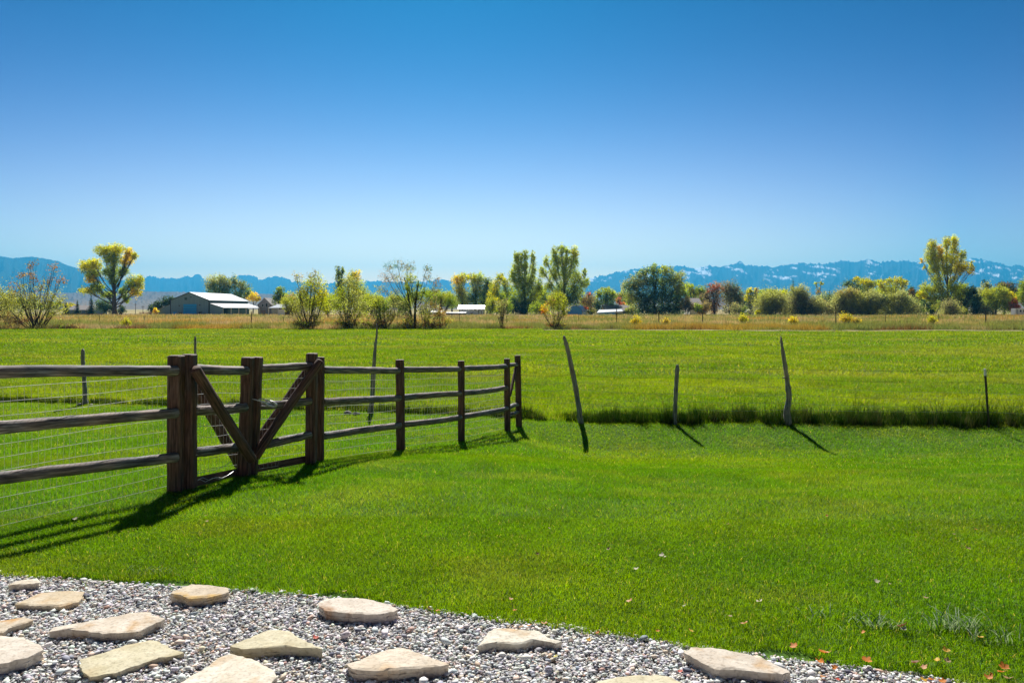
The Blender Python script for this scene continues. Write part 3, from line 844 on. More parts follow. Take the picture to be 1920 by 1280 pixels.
# ---- rail fence, right run
R0 = W(600, 868, 9.1); R0[2] = float(zg(R0[0], R0[1]))
fr = empty('rail_fence', R0, 'dark timber rail fence running back from the gates to the corner post', 'fence')
post(601, 669, 600, 868, 9.1, 14, fr, R0)
post(749.5, 674, 751.5, 843, 10.8, 15.5, fr, R0)
post(864.5, 676, 865, 827, 12.05, 12.8, fr, R0)
post(950.5, 672, 951.5, 806, 13.6, 11.5, fr, R0)
post(970.5, 666, 973, 789, 14.3, 11.5, fr, R0)
RL = [((605,693.5,9.13),(747,695,10.7),.048), ((605,753.5,9.13),(749,746,10.7),.048), ((605,817.5,9.13),(750,797,10.7),.047),
      ((751,692.5,10.84),(862,691.6,11.96),.046), ((751,745.5,10.84),(863,737.6,11.96),.047), ((752,796,10.84),(864,782,11.96),.046),
      ((866,691,12.1),(949,686.7,13.5),.046), ((866,737,12.1),(950,726.5,13.5),.046), ((867,781,12.1),(951,765.5,13.5),.046),
      ((951,684.3,13.62),(970,683.2,14.3),.040), ((952,765,13.62),(971,758.5,14.3),.042), ((952,778.5,13.62),(972,772,14.3),.034)]
for a, b, r in RL:
    timber('rail', W(*a), W(*b), r, r * .96, M_rail, fr, R0, seg=18, jit=.04, bow=random.uniform(-.012, .012))
timber('brace', W(967, 689, 14.2), W(956, 742, 13.66), .028, .028, M_post, fr, R0)
def mesh_between(pa, pb, da, db, tops, bots):
    a = W(pa, 700, da); b = W(pb, 700, db)
    wire_panel(fr, R0, a[:2] + np.array([.04, .06]), b[:2] + np.array([.04, .06]), W(0, tops[0], da)[2], W(0, tops[1], db)[2], W(0, bots[0], da)[2], W(0, bots[1], db)[2], 11, .06, r=.0024)
mesh_between(604, 749, 9.2, 10.88, (699, 699), (862, 840))
mesh_between(751, 864, 10.9, 12.12, (697, 696), (838, 822))
mesh_between(865, 950, 12.15, 13.68, (695, 691), (820, 802))

# ---- wire stock fence with crooked poles
Wf = W(1090, 789, 14.9); Wf[2] = float(zg(Wf[0], Wf[1]))
wf = empty('wire_fence', Wf, 'sagging wire stock fence on crooked grey poles between lawn and field', 'fence')
def stick(pts, d, label):
    """pts: (px, py, width px) from base to top"""
    P = [W(a, b, d) for a, b, _ in pts]; R = [w_ / F * d / 2 for _, _, w_ in pts]
    P[0] = P[0] + np.array([0, 0, -.12])
    tt = np.linspace(0, len(P) - 1, 22)
    PP = np.stack([np.interp(tt, range(len(P)), [q[i] for q in P]) for i in range(3)], -1) - Wf
    RR = np.interp(tt, range(len(R)), R) * (1 + np.random.default_rng(int(d * 1000)).normal(0, .07, 22))
    RR[-1] *= .5
    mb = MB(); mb.tube(PP, RR, k=9, jit=.10); o = mb.build('pole', M_grey, wf, smooth=True)
    grain_attr(o, PP[0], PP[-1]); o['label'] = label
    return o
def tz(px, py, d): return py
stick([(160,756,8.5),(159,735,8),(157,700,7.5),(155,676,7),(155.5,654,6.5)], 17.5, 'short upright grey pole behind the left rails')
stick([(373,764,8),(371,720,6),(368,688,5.2),(366,660,4.8),(366,630,4.2)], 17.1, 'thin straight pole rising behind the left gate post')
stick([(695,772,12),(696,762,11.5),(698,750,9),(700,700,8.5),(702,672,7),(704,645,5),(707,625,3.6),(706,606,2.2)], 16.2, 'tall twisted pole with a thin top behind the middle rail run')
stick([(1090,790,11),(1086,768,10),(1079,725,9.5),(1070,680,9),(1063,650,8),(1057,629,5.5)], 14.92, 'long pole leaning steeply to the left beside the corner post')
stick([(1265,791,8),(1266,760,8.3),(1268,720,8),(1270,690,7.5),(1270,683,4)], 14.9, 'short split grey post in the middle of the wire fence')
o = stick([(1480,796,11),(1477,788,12.5),(1475,770,12),(1479,752,10.5),(1479,735,10),(1475,705,9),(1471,680,7.5),(1467,655,6),(1464,630,3.5)], 14.8, 'tall crooked pole with a bent bleached foot')
mb = MB(); mb.tube([W(1480,752,14.78)-Wf, W(1482.5,740,14.76)-Wf, W(1482.5,731,14.76)-Wf], [.028,.022,.012], k=6); k_ = mb.build('stub', M_grey, o, smooth=True); grain_attr(k_, (0,0,0), (0,0,1))
mb = MB(); mb.tube([W(1471,708,14.78)-Wf, W(1467.5,708,14.7)-Wf], [.016,.009], k=6); k_ = mb.build('stub', M_grey, o, smooth=True); grain_attr(k_, (0,0,0), (0,0,1))
# steel T post
M_steel = noisemat('dark_steel', [(.3, (.03,.028,.026)), (.7, (.07,.06,.05))], scale=20, rough=.5, metal=.5)
M_white = noisemat('white_paint', [(.3, (.72,.72,.72)), (.7, (.8,.8,.8))], scale=3, rough=.6)
mb = MB(); A = W(1854, 800, 14.6) - Wf; B = W(1847.5, 704, 14.6) - Wf; C_ = W(1846.6, 691, 14.6) - Wf
mb.tube([A, B], .021, k=4, phase=.78); mb.tube([A + np.array([0,.02,0]), B + np.array([0,.02,0])], .010, k=4)
for i in range(14):
    q = A + (B - A) * (i / 14); mb.box(q + np.array([-.012,-.026,-.006]), q + np.array([.012,-.016,.006]))
tp = mb.build('steel_post', M_steel, wf); tp['label'] = 'dark steel post with a white top at the right end'
mb = MB(); mb.tube([B, C_], .0225, k=4, phase=.78); mb.build('painted_top', M_white, tp)
# wires
def wire_run(pts, r, mat, barbs=True):
    mb = MB()
    for i in range(len(pts) - 1):
        a, b = W(*pts[i]) - Wf, W(*pts[i + 1]) - Wf
        L = np.linalg.norm(b - a); m = max(4, int(L / .25)); P = []
        sg = random.uniform(.015, .05)
        for j in range(m + 1):
            t = j / m; p = a + (b - a) * t; p[2] -= sg * math.sin(math.pi * t) ; P.append(p)
        mb.tube(P, r, k=4, cap=False)
        if barbs:
            for j in range(int(L / .13)):
                p = a + (b - a) * ((j + .5) / (L / .13)); t = ((j + .5) / (L / .13)); p[2] -= sg * math.sin(math.pi * t)
                u = np.array([random.uniform(-.3, .3), random.uniform(-.3, .3), 1]) * .016
                mb.tube([p - u, p + u], .0015, k=3)
    return mb.build('wire', mat, wf)
DW = dict(a=17.5, b=17.1, c=16.2, p=14.4, d=14.92, e=14.9, f=14.8, g=14.6)
for (ya, yb, yc, yp, yd, ye, yf_, yg, yh, r, mt, bb) in [
    (676, 680, 680, 681, 684, 687, 692, 694.5, 697, .0024, M_rust, True),
    (694, 699, 700, 702, 702, 707, 709, 716, 719, .0024, M_rust, True),
    (710, 714, 716, 718, 715, 722, 724, 736, 738, .0022, M_wire, False),
    (724, 728, 730, 730, 729, 738, 740, 748, 750, .0022, M_wire, False),
    (738, 742, 745, 742, 742, 752, 755, 760, 762, .0022, M_wire, False),
    (748, 752, 758, 752, 754, 765, 768, 772, 774, .0022, M_wire, False)]:
    wire_run([(-60, ya - 2, 19.0), (157, ya, 17.5), (369, yb, 17.1), (700, yc, 16.2), (972, yp, 14.4), (1072, yd, 14.92), (1267, ye, 14.9), (1474, yf_, 14.8), (1850, yg, 14.6), (2080, yh, 14.5)], r, mt, bb)

# ------------------------------------------------------------------ small rocks, fallen leaves, broad grass
M_rock = noisemat('field_rock', [(.3, (.20,.19,.18)), (.7, (.36,.34,.32))], scale=9, rough=.95, bump=.6, bscale=30)
def rock(px, py, d, s, label):
    c = W(px, py, d); z = float(zg(c[0], c[1]))
    v = iv * (1 + rng.uniform(-.2, .2, (12, 1))) * np.array([s, s * .8, s * .6])
    # one subdivision
    E = {}; V = [tuple(p) for p in v]; Fn = []
    def mid(a, b):
        k = (min(a, b), max(a, b))
        if k not in E:
            m_ = (np.array(V[a]) + np.array(V[b])) / 2; m_ *= 1 + random.uniform(.02, .16); E[k] = len(V); V.append(tuple(m_))
        return E[k]
    for a, b, c_ in if_:
        x_, y_, z_ = mid(a, b), mid(b, c_), mid(c_, a); Fn += [(a, x_, z_), (b, y_, x_), (c_, z_, y_), (x_, y_, z_)]
    me = np_mesh('rock', np.array(V), np.array(Fn), smooth=True)
    return tag(link('rock', me, M_rock, None, (c[0], c[1], z + s * .25)), label, 'rock')
rock(652, 776, 15.9, .10, 'round pale rock in the dark grass left of the twisted pole')
rock(668, 778, 15.8, .085, 'flatter grey rock in the dark grass nearest the twisted pole')
rock(149, 757, 17.4, .07, 'pale rock at the foot of the short pole behind the left rails')
rock(171, 760, 17.3, .06, 'low grey rock right of the short pole behind the left rails')

def leaf_mesh(s, c, lobes):
    """curled lobed leaf"""
    pts = []
    n = 22
    for i in range(n):
        a = i / n * 2 * math.pi
        r = s * (.62 + .38 * abs(math.cos(a * lobes / 2))) * (1 if math.cos(a) > -.8 else .5)
        x_, y_ = r * math.cos(a), r * math.sin(a) * .85
        pts.append((x_, y_, .55 * (x_ * x_ + .8 * y_ * y_) / s + random.uniform(-.06, .06) * s))
    V = [(0, 0, 0)] + pts; Fn = [(0, i + 1, (i + 1) % n + 1) for i in range(n)]
    # stem
    st = len(V); V += [(-s * .5, 0, s * .2), (-s * 1.15, s * .12, s * .35), (-s * 1.15, s * .2, s * .35)]; Fn.append((st, st + 1, st + 2))
    cc = np.array([c] * len(V)) * rng.uniform(.8, 1.2, (len(V), 1))
    return np_mesh('leaf', np.array(V), np.array(Fn), cc)
OR = (.66,.22,.03); PK = (.62,.32,.15); YE = (.68,.42,.05); TN = (.50,.34,.20); BR = (.20,.08,.035); WH = (.62,.55,.42); RD=(.62,.09,.05)
LEAVES = [ # px, py, colour, size, label or None
 (592,1194,RD,.022,'bright orange red leaf alone on the gravel between two flagstones'),
 (1241,1044,WH,.028,'pair of pale curled leaves lying alone in the open lawn'),
 (1246,1047,WH,.020,None),
 (646,1112,TN,.022,'tan leaf in the grass just above the thick rounded flagstone'),
 (820,1143,OR,.018,'small orange leaf at the lawn edge right of the thick rounded flagstone'),
 (806,1139,BR,.022,None),
 (1180,1131,PK,.028,'peach leaf in the lawn above the gravel edge'),
 (958,1127,PK,.020,None),(964,1148,OR,.020,None),(992,1171,OR,.020,None),(1021,1167,PK,.026,None),(977,1173,PK,.018,None),
 (1120,1183,OR,.018,None),(1105,1197,YE,.018,'yellow leaf lying on the gravel strip'),(1042,1229,(.55,.5,.03),.018,'lime yellow leaf on the gravel beside the cream flagstone'),
 (1284,1139,WH,.018,None),(1296,1187,YE,.022,'deep yellow leaf at the edge of the grass above the beige flagstone'),
 (1395,1173,PK,.030,'pink and white leaf in the lawn above the beige flagstone'),(1424,1131,WH,.026,'cream leaf in the open lawn at the lower right'),
 (1370,1159,TN,.018,None),(1233,1186,OR,.016,None),(1275,1257,RD,.018,'red leaf on the gravel left of the beige flagstone'),
 (1490,1216,OR,.030,'orange leaf at the lawn edge right of the beige flagstone'),(1540,1226,OR,.034,'largest orange red leaf at the lawn edge'),(1537,1238,OR,.032,None),
 (1552,1228,PK,.024,None),(1624,1243,OR,.036,'thick orange leaf curled on the grass edge'),(1566,1250,OR,.022,None),(1545,1267,PK,.026,None),(1569,1271,RD,.020,None),
 (1714,1247,BR,.036,'dark rust brown leaf at the right gravel edge'),(1757,1243,YE,.028,'golden leaf beside the rust brown leaf'),(1774,1224,YE,.028,'golden orange leaf in the grass at the lower right'),
 (1776,1243,TN,.022,None),(1732,1256,PK,.024,None),(1690,1178,BR,.042,'large brown leaf standing among the shiny broad blades'),(1694,1183,WH,.022,None),(1618,1189,OR,.018,None),
 (1883,1256,OR,.034,'orange leaf near the bottom right corner'),(1880,1264,OR,.030,None),(1888,1276,TN,.030,None),(1855,1273,OR,.028,None),(1748,1272,OR,.026,None),(1730,1272,YE,.024,None),(1766,1274,OR,.026,None),
 (1734,1124,TN,.022,None),(1642,1093,WH,.028,'pale leaf in the upper right of the near lawn'),(1668,1098,WH,.016,None),(1840,1199,YE,.022,None),
 (1030,993,WH,.020,None),(1141,1032,TN,.020,None),(1192,1070,WH,.024,None),(1008,1041,BR,.018,None),
 (1815,1030,TN,.026,None),(1788,1004,TN,.020,None),(1550,969,OR,.018,None),(1365,985,TN,.018,None),(1830,995,OR,.018,None),
 (388,1058-78,TN,.022,None),(143,975,WH,.030,'cream leaf in the shadow of the left rails'),(386,969,TN,.018,None),(462,1104,TN,.014,None),(457,1108,BR,.018,None)]
for (px, py, c, s, lab) in LEAVES:
    d = 5.0
    for _ in range(20):
        E = EYE - float(zg((px - 960) / F * d, d)) - .03; d = F * E / (py - HOR)
    xw = (px - 960) / F * d
    ongrass = d > float(edge_y(xw))
    me = leaf_mesh(s * .82, c, random.choice([3, 4, 5]))
    o = link('fallen_leaf', me, M_fallen, None, (xw, d, float(zg(xw, d)) + (.042 if ongrass else .026)))
    o.rotation_euler = (random.uniform(-.45, .45), random.uniform(-.4, .4), random.uniform(0, 6.28))
    if lab is None:
        kindc = {OR:'orange', PK:'peach pink', YE:'golden yellow', TN:'tan', BR:'brown', WH:'pale cream', RD:'red'}[c]
        lab = 'small %s fallen leaf %s' % (kindc, 'caught in the lawn grass' if ongrass else 'lying on the gravel')
    tag(o, lab, 'leaf', 'fallen leaves on the lawn and gravel')

def broad_clump(cpx, cpy, n, spread, hh, label):
    d = 4.0
    for _ in range(20):
        E = EYE - float(zg((cpx - 960) / F * d, d)); d = F * E / (cpy - HOR)
    cx = (cpx - 960) / F * d
    V = []; Fn = []; C = []
    for i in range(n):
        x0 = random.gauss(0, spread); y0 = random.gauss(0, spread * .35)
        a = random.uniform(0, 6.28); L = hh * random.uniform(.5, 1.2); w = random.uniform(.005, .011)
        an = random.uniform(-.5, .5); ux, uy = math.cos(an) * w / 2, math.sin(an) * w / 2
        col = np.array([.06, .15, .02]) * random.uniform(.7, 1.4) if random.random() < .4 else np.array([.58, .66, .50])  # pale blades have the silver sheen painted into their colour
        b0_ = len(V)
        z0 = float(zg(cx + x0, d + y0))
        for k in range(6):
            t = k / 5
            r = L * .75 * t * t * random.uniform(.95, 1.05); z = L * (t - .35 * t * t)
            px_ = x0 + math.cos(a) * r; py_ = y0 + math.sin(a) * r
            ww = 1 - t * .92
            V += [(px_ - ux * ww, py_ - uy * ww, z0 + z), (px_ + ux * ww, py_ + uy * ww, z0 + z)]; C += [col, col]
        for k in range(5): q = b0_ + k * 2; Fn.append((q, q + 1, q + 3, q + 2))
    me = np_mesh('grass_clump', np.array(V), np.array(Fn), np.array(C))
    return tag(link('grass_clump', me, M_shiny, None, (cx, d, 0)), label, 'grass', kind='stuff')
broad_clump(1640, 1176, 60, .075, .10, 'clump of shiny broad grass blades left of the large brown leaf')
broad_clump(1790, 1180, 95, .09, .13, 'tallest clump of broad grass blades painted with a silver sheen right of the large brown leaf')
broad_clump(1862, 1205, 45, .09, .11, 'low coarse grass clump close to the right edge')
broad_clump(1545, 1160, 16, .06, .08, 'sparse few broad blades at the left end of the shiny clumps')
broad_clump(285, 1075, 60, .11, .05, 'grass patch with painted glints at the lawn edge above the small corner flagstones')

# ------------------------------------------------------------------ trees
PAL = dict(yel=(.50,.47,.012), gold=(.60,.45,.012), lime=(.33,.40,.015), grn=(.14,.22,.03), mid=(.26,.34,.03), dk=(.04,.07,.035), blue=(.08,.15,.13),
           sage=(.30,.33,.23), olive=(.28,.31,.07), brn=(.22,.11,.05), red=(.42,.12,.10), grey=(.17,.155,.16), tan=(.30,.23,.14), purp=(.11,.08,.10), teal=(.05,.09,.06))
GROW = 1.13
def tree(name, label, cat, base_px, d, blobs, trunk_px=4, leaf=.35, dens=1.5, multi=0, seed=1, group='trees beyond the field', clump=.16, bark=None, trunk_top=None, twigs=1.0, lift=0):
    """blobs: (px, py, rx, ry, palette name or mix) in photograph pixels at distance d"""
    r = np.random.default_rng(seed)
    s = d / F
    bx = (base_px - 960) * s; bz = float(zg(bx, d)); org = np.array([bx, d, bz])
    root = empty(name, org, label, cat, group)
    mb = MB(); LV = []; LC = []
    B = []
    for b in blobs:
        c = np.array([(b[0] - 960) * s - bx, r.uniform(-.5, .5) * b[2] * s * .9, EYE - (b[1] - HOR) * s - bz])
        g_ = GROW * (1.22 if cat == 'willow' else 1.0) * r.uniform(.9, 1.15)
        B.append((c, b[2] * s * g_, b[3] * s * g_, b[4], b[5] if len(b) > 5 else 1.0))
    topz = max(b[0][2] for b in B) if trunk_top is None else trunk_top * s
    tr = trunk_px * s / 2
    def curve(a, c, b, n):
        t = np.linspace(0, 1, n)[:, None]; return a * (1 - t) ** 2 + c * 2 * t * (1 - t) + b * t * t
    top_c = np.array([np.mean([b[0][0] for b in B]) * .5, 0, topz * .8])
    trunk = curve(np.array([0, 0, -.3]), np.array([r.uniform(-.4, .4) * tr * 3, 0, topz * .4]), top_c, 9)
    if not multi:
        mb.tube(trunk, np.linspace(tr, tr * .3, 9) * np.array([1.35] + [1] * 8), k=7)
    for bi, (c, rx, rz, pal, dm) in enumerate(B):
        if multi:
            a = np.array([r.uniform(-1, 1) * tr * 2, r.uniform(-1, 1) * tr * 2, -.2]); rr = tr * .24
            ns = multi
        else:
            t0 = min(.9, max(.12, (c[2] * .45) / max(topz * .8, .1))); i0 = t0 * 8
            a = np.array([np.interp(i0, range(9), trunk[:, k]) for k in range(3)]); rr = tr * (1 - t0 * .6) * .32
            ns = 1
        for q in range(ns):
            if multi:
                cc = c + np.array([r.uniform(-.6, .6) * rx, r.uniform(-.6, .6) * rx, r.uniform(.1, .6) * rz])
                a = np.array([r.uniform(-1, 1) * tr * 2.2, r.uniform(-1, 1) * tr * 2.2, -.2])
            else: cc = c + np.array([0, 0, rz * .4])
            ctl = a * .4 + cc * .6; ctl[2] = a[2] + (cc[2] - a[2]) * r.uniform(.3, .55); ctl[0] = a[0] + (cc[0] - a[0]) * .7
            limb = curve(a, ctl, cc, 8)
            mb.tube(limb, np.linspace(rr, max(rr * .18, .012 * d / 100), 8), k=5, cap=False)
            area = math.pi * rx * rz; nl = int(dens * dm * area / (leaf * leaf) * 6.5 / ns) + 16
            ncl = max(8, int(nl / 18))
            u = r.normal(size=(ncl, 3)); u /= np.linalg.norm(u, axis=1)[:, None]
            rad = r.random(ncl) ** .42
            tips = c[None] + u * rad[:, None] * np.array([rx, rx * .9, rz])[None] * (1 + r.normal(0, .12, (ncl, 1)))
            tips = tips[tips[:, 2] > .15]; ncl = len(tips)
            tm = int(ncl * twigs)
            for tp_ in tips[:min(tm, 60)]:
                i1 = r.uniform(2.2, 6.5); st_ = np.array([np.interp(i1, range(8), limb[:, k]) for k in range(3)])
                mdl = (st_ + tp_) / 2; mdl[2] += (tp_[2] - st_[2]) * .12 - .03 * rz
                mb.tube([st_, mdl, tp_], [max(rr * .16, .007 * d / 100), max(rr * .10, .005 * d / 100), .003 * d / 100], k=3, cap=False)
            names = pal.split('+'); palc = np.array([PAL[n_] for n_ in names])
            ci = r.integers(0, len(names), ncl)
            sig = clump * 1.15 * (rx * rz) ** .5
            which = r.integers(0, max(ncl, 1), nl)
            pos = tips[which] + r.normal(0, 1, (nl, 3)) * sig * r.uniform(.6, 1.3, (ncl, 1))[which]
            lc = palc[ci[which]] * r.uniform(.75, 1.25, (nl, 1)) * r.uniform(.5, 1.35, (ncl, 1))[which]  # wide clump tone range paints lit and shaded clumps into the leaf colour
            keep = pos[:, 2] > .05
            LV.append(pos[keep]); LC.append(lc[keep])
    if len(B) > 3:
        nb_ = int(len(B) * 2.2)
        for q in range(nb_):
            i_, j_ = r.integers(0, len(B), 2); t_ = r.random()
            near_ = np.linalg.norm(B[i_][0] - B[j_][0]) < 2.6 * (B[i_][1] + B[j_][1])
            if not near_: continue
            c = B[i_][0] * (1 - t_) + B[j_][0] * t_ + r.normal(0, .25, 3) * B[i_][1]
            m_ = int(min(260, max(6, dens * B[i_][4] * .35 * B[i_][1] * B[i_][2] / (leaf * leaf))))
            names = B[i_][3].split('+'); pc = np.array(PAL[names[r.integers(0, len(names))]])
            p_ = c[None] + r.normal(0, 1, (m_, 3)) * .34 * B[i_][1]
            p_ = p_[p_[:, 2] > .1]
            LV.append(p_); LC.append(pc[None] * r.uniform(.65, 1.3, (len(p_), 1)))
    o = mb.build('trunk', bark or M_bark, root, smooth=True)
    P = np.concatenate(LV); C = np.concatenate(LC); n = len(P)
    u = r.normal(size=(n, 3)); u /= np.linalg.norm(u, axis=1)[:, None]
    w = np.cross(u, r.normal(size=(n, 3))); w /= np.linalg.norm(w, axis=1)[:, None]
    L = leaf * r.uniform(.6, 1.25, (n, 1))
    V = np.stack([P - u * L * .6, P + w * L * .38, P + u * L * .6, P - w * L * .38], 1).reshape(-1, 3)
    Fq = np.arange(n * 4).reshape(n, 4)
    link('crown', np_mesh('crown', V, Fq, np.repeat(C, 4, axis=0)), M_leaf, root)
    return root

def spruce(label, base_px, d, h_px, w_px, seed, col='dk', group='spruces beyond the field'):
    r = np.random.default_rng(seed); s = d / F
    bx = (base_px - 960) * s; bz = float(zg(bx, d))
    root = empty('spruce_tree', (bx, d, bz), label, 'tree', group)
    H = h_px * s; Rw = w_px * s / 2 * 1.15
    mb = MB(); mb.tube([(0,0,-.3),(0,0,H*.5),(0,0,H*.98)], [H*.018, H*.011, .02], k=6); mb.build('trunk', M_darkbark, root)
    V = []; C = []; base = np.array(PAL[col])
    lev = 30
    for i in range(lev):
        t = (i + r.random()) / lev; z = H * (.05 + .95 * t); rad = Rw * (1 - t) ** .85 * (.75 + .5 * (i % 3 == 0))
        nb = int(6 + 10 * (1 - t))
        for j in range(nb):
            a = r.random() * 6.283; L = rad * r.uniform(.7, 1.1) + .15
            dx, dy = math.cos(a), math.sin(a)
            c = base * r.uniform(.6, 1.5)
            for q in range(5):
                f0 = .15 + .85 * q / 5; wd = .16 * L + .16
                p = np.array([dx * L * f0, dy * L * f0, z - L * .28 * f0 + .1 * L * f0 * f0])
                pp = p + np.array([dx, dy, -.25]) * L * .25
                n_ = np.array([-dy, dx, 0]) * wd * r.uniform(.6, 1.2)
                V += [p - n_, pp, p + n_, p + np.array([0, 0, wd * .8 * r.uniform(-1, .6)])]; C += [c] * 4
    V = np.array(V); n = len(V) // 4; 
    link('crown', np_mesh('crown', V, np.arange(n * 4).reshape(n, 4), np.array(C)), M_leaf, root)
    return root

# distinct trees in the distance, left to right
tree('cottonwood_tree', 'tall cottonwood with yellow green lobes standing alone left of the barn', 'tree', 215, 300,
     [(218,468,17,9,'yel+lime'),(242,475,9,10,'yel+gold'),(195,470,12,8,'lime+mid+yel'),(214,488,15,14,'mid+grn+lime'),(236,488,10,8,'yel+gold'),(252,480,6,6,'lime+yel'),
      (160,498,13,9,'yel+lime'),(178,496,11,10,'lime+yel'),(172,512,14,7,'mid+grn+lime'),(205,510,13,11,'mid+grn'),(228,508,10,10,'mid+grn+lime'),(170,524,9,7,'yel+gold+lime'),
      (165,544,12,6,'yel+lime'),(183,540,10,9,'mid+grn'),(246,530,12,12,'mid+grn+lime'),(262,528,8,13,'lime+yel'),(258,548,10,7,'yel+gold+lime'),(232,546,8,9,'mid+grn+lime'),(236,560,7,8,'mid+grn'),(200,552,13,6,'mid+grn+lime'),(215,525,9,9,'mid+grn')],
     trunk_px=9, leaf=.36, dens=1.9, seed=11, clump=.15, bark=M_bark)
spruce('dark spruce left of the cottonwood, taller than its neighbour', 171, 300, 40, 17, 21, 'dk')
spruce('narrow sparse spruce between two houses left of the cottonwood', 145, 300, 30, 12, 22, 'teal')
spruce('low dark spruce half hidden by the big left shrub', 124, 300, 25, 17, 23, 'dk')
tree('tree', 'small round dark tree behind the cottonwood trunk', 'tree', 195, 330, [(194,572,12,11,'dk+blue'),(205,578,8,10,'dk')], 3, .4, 1.7, seed=24)
tree('tree', 'low dark tree right of the cottonwood trunk', 'tree', 229, 330, [(229,581,7,9,'dk')], 3, .4, 1.8, seed=25)
tree('evergreen_tree', 'dark bushy evergreens sloping up behind the left lean-to of the barn', 'tree', 302, 330, [(285,580,6,9,'dk'),(298,574,8,9,'dk'),(312,569,8,12,'dk+teal'),(322,566,5,10,'dk')], 3, .4, 1.7, seed=26)
tree('shrub', 'small yellow shrub at the left end of the barn', 'shrub', 292, 298, [(292,584,4.5,6,'yel+gold')], 2, .3, 2, multi=2, seed=27)
tree('willow_tree', 'grey green tree rising behind the barn roof at its left', 'tree', 410, 380, [(395,530,10,12,'olive+sage'),(412,524,13,10,'olive+mid+sage'),(425,534,10,12,'teal+sage'),(402,545,14,12,'grn+blue'),(422,550,12,12,'blue+grn')], 4, .45, 1.15, seed=28)
tree('willow_tree', 'blue green tree behind the middle of the barn roof', 'tree', 447, 385, [(440,532,10,13,'blue+sage'),(455,536,10,12,'sage+grn'),(450,552,14,12,'blue+grn'),(466,550,9,10,'mid+grn')], 4, .45, 1.15, seed=29)
tree('shrub', 'bright yellow tree tip at the right end of the barn roof', 'tree', 474, 378, [(474,556,9,7,'gold+yel'),(484,560,5,5,'brn+yel')], 3, .4, 1.7, seed=30)
tree('tree', 'small dark green tree right of the gabled house', 'tree', 525, 320, [(524,545,9,8,'grn+mid'),(520,560,9,11,'grn+teal'),(530,556,8,10,'grn')], 3, .38, 1.5, seed=31)
tree('tree', 'pale olive tree behind the white carport', 'tree', 543, 300, [(545,562,11,11,'olive+lime'),(555,575,10,12,'olive+mid'),(538,574,9,10,'olive')], 3, .35, 1.3, seed=32)
tree('poplar_tree', 'narrow bluish poplar with a twin tip left of a yellow one', 'tree', 638, 300, [(634,510,5,10,'teal+mid'),(642,508,4,9,'mid+teal'),(638,527,9,14,'teal+mid+blue'),(638,547,10,14,'teal+grn'),(636,566,12,14,'grn+mid')], 3, .36, 1.3, seed=33)
tree('poplar_tree', 'yellow topped poplar close behind the pale field shrub', 'tree', 664, 300, [(659,517,7,9,'yel+lime'),(670,517,6,9,'yel+gold+lime'),(664,535,13,13,'lime+mid'),(676,552,12,12,'mid+lime'),(655,560,14,14,'mid+olive'),(682,572,12,14,'mid+grn')], 4, .36, 1.2, seed=34)
tree('tree', 'round yellow tree left part of the grove behind the white shed', 'tree', 866, 330, [(857,527,10,9,'yel+gold'),(868,522,10,8,'yel+lime'),(862,545,12,16,'lime+yel+sage'),(868,562,12,14,'grn+sage')], 4, .4, 1.35, seed=35)
tree('tree', 'yellow green tree in the middle of the grove behind the white shed', 'tree', 893, 332, [(884,520,10,7,'lime+yel'),(897,522,11,9,'lime+mid'),(893,540,13,15,'sage+mid'),(888,560,14,14,'teal+grn')], 4, .4, 1.35, seed=36)
tree('tree', 'bluish tree at the right of the grove behind the white shed', 'tree', 913, 334, [(914,530,8,9,'teal+mid'),(912,548,9,14,'blue+teal'),(910,566,10,13,'blue+grn')], 3, .4, 1.4, seed=37)
tree('tree', 'low green trees behind the bare branching tree', 'tree', 830, 310, [(800,550,16,7,'mid+grn'),(822,553,14,8,'grn+mid'),(842,555,10,9,'mid+olive'),(835,568,14,9,'olive+grn'),(776,556,14,9,'grn+mid')], 4, .38, 1.3, seed=38)
tree('poplar_tree', 'yellow tree at the left foot of the tall poplars', 'tree', 932, 300, [(938,520,8,7,'lime+yel'),(930,535,10,11,'yel+lime'),(926,556,10,14,'yel+mid'),(938,560,12,14,'grn+mid'),(930,576,9,10,'grn')], 4, .38, 1.4, seed=39)
tree('poplar_tree', 'tall two topped poplar with lime leaves left of the tallest poplar', 'tree', 984, 300,
     [(968,483,5,10,'lime+mid'),(976,482,5,11,'lime'),(984,480,5,9,'lime+mid'),(999,481,5,10,'lime'),(970,502,10,14,'lime'),(985,500,7,15,'mid+lime'),(1000,504,6,16,'lime'),(962,520,9,12,'lime+mid'),
      (978,528,13,15,'mid+grn+lime'),(996,528,12,15,'lime+mid'),(1012,540,7,14,'lime+mid'),(975,552,15,15,'mid'),(998,553,13,15,'lime'),(990,573,18,13,'grn+teal'),(962,570,12,14,'grn+blue')], 5, .34, 1.6, seed=40, clump=.15)
tree('poplar_tree', 'tallest broad poplar with lime leaves right of the twin topped one', 'tree', 1056, 300,
     [(1040,474,6,10,'lime'),(1053,468,6,9,'lime+mid'),(1064,472,5,9,'lime'),(1078,474,7,10,'lime+yel+mid'),(1024,490,5,9,'lime'),(1042,492,9,12,'lime+mid'),(1058,492,10,14,'lime'),(1076,492,8,13,'lime+mid'),
      (1018,510,8,12,'lime'),(1040,516,12,14,'lime'),(1062,518,13,15,'mid+lime'),(1082,520,10,12,'lime'),(1096,512,4,8,'lime+mid'),(1096,528,7,9,'lime+mid'),(1030,537,11,10,'lime'),(1054,542,14,14,'mid'),(1080,545,13,14,'mid'),(1066,562,17,12,'grn+teal'),(1040,562,12,12,'mid+lime')], 6, .34, 1.6, seed=41, clump=.15)
tree('shrub', 'dark blue green bush below the twin topped poplar', 'shrub', 973, 290, [(965,577,12,12,'blue+teal'),(984,580,12,11,'blue+dk')], 3, .35, 1.6, multi=2, seed=42)
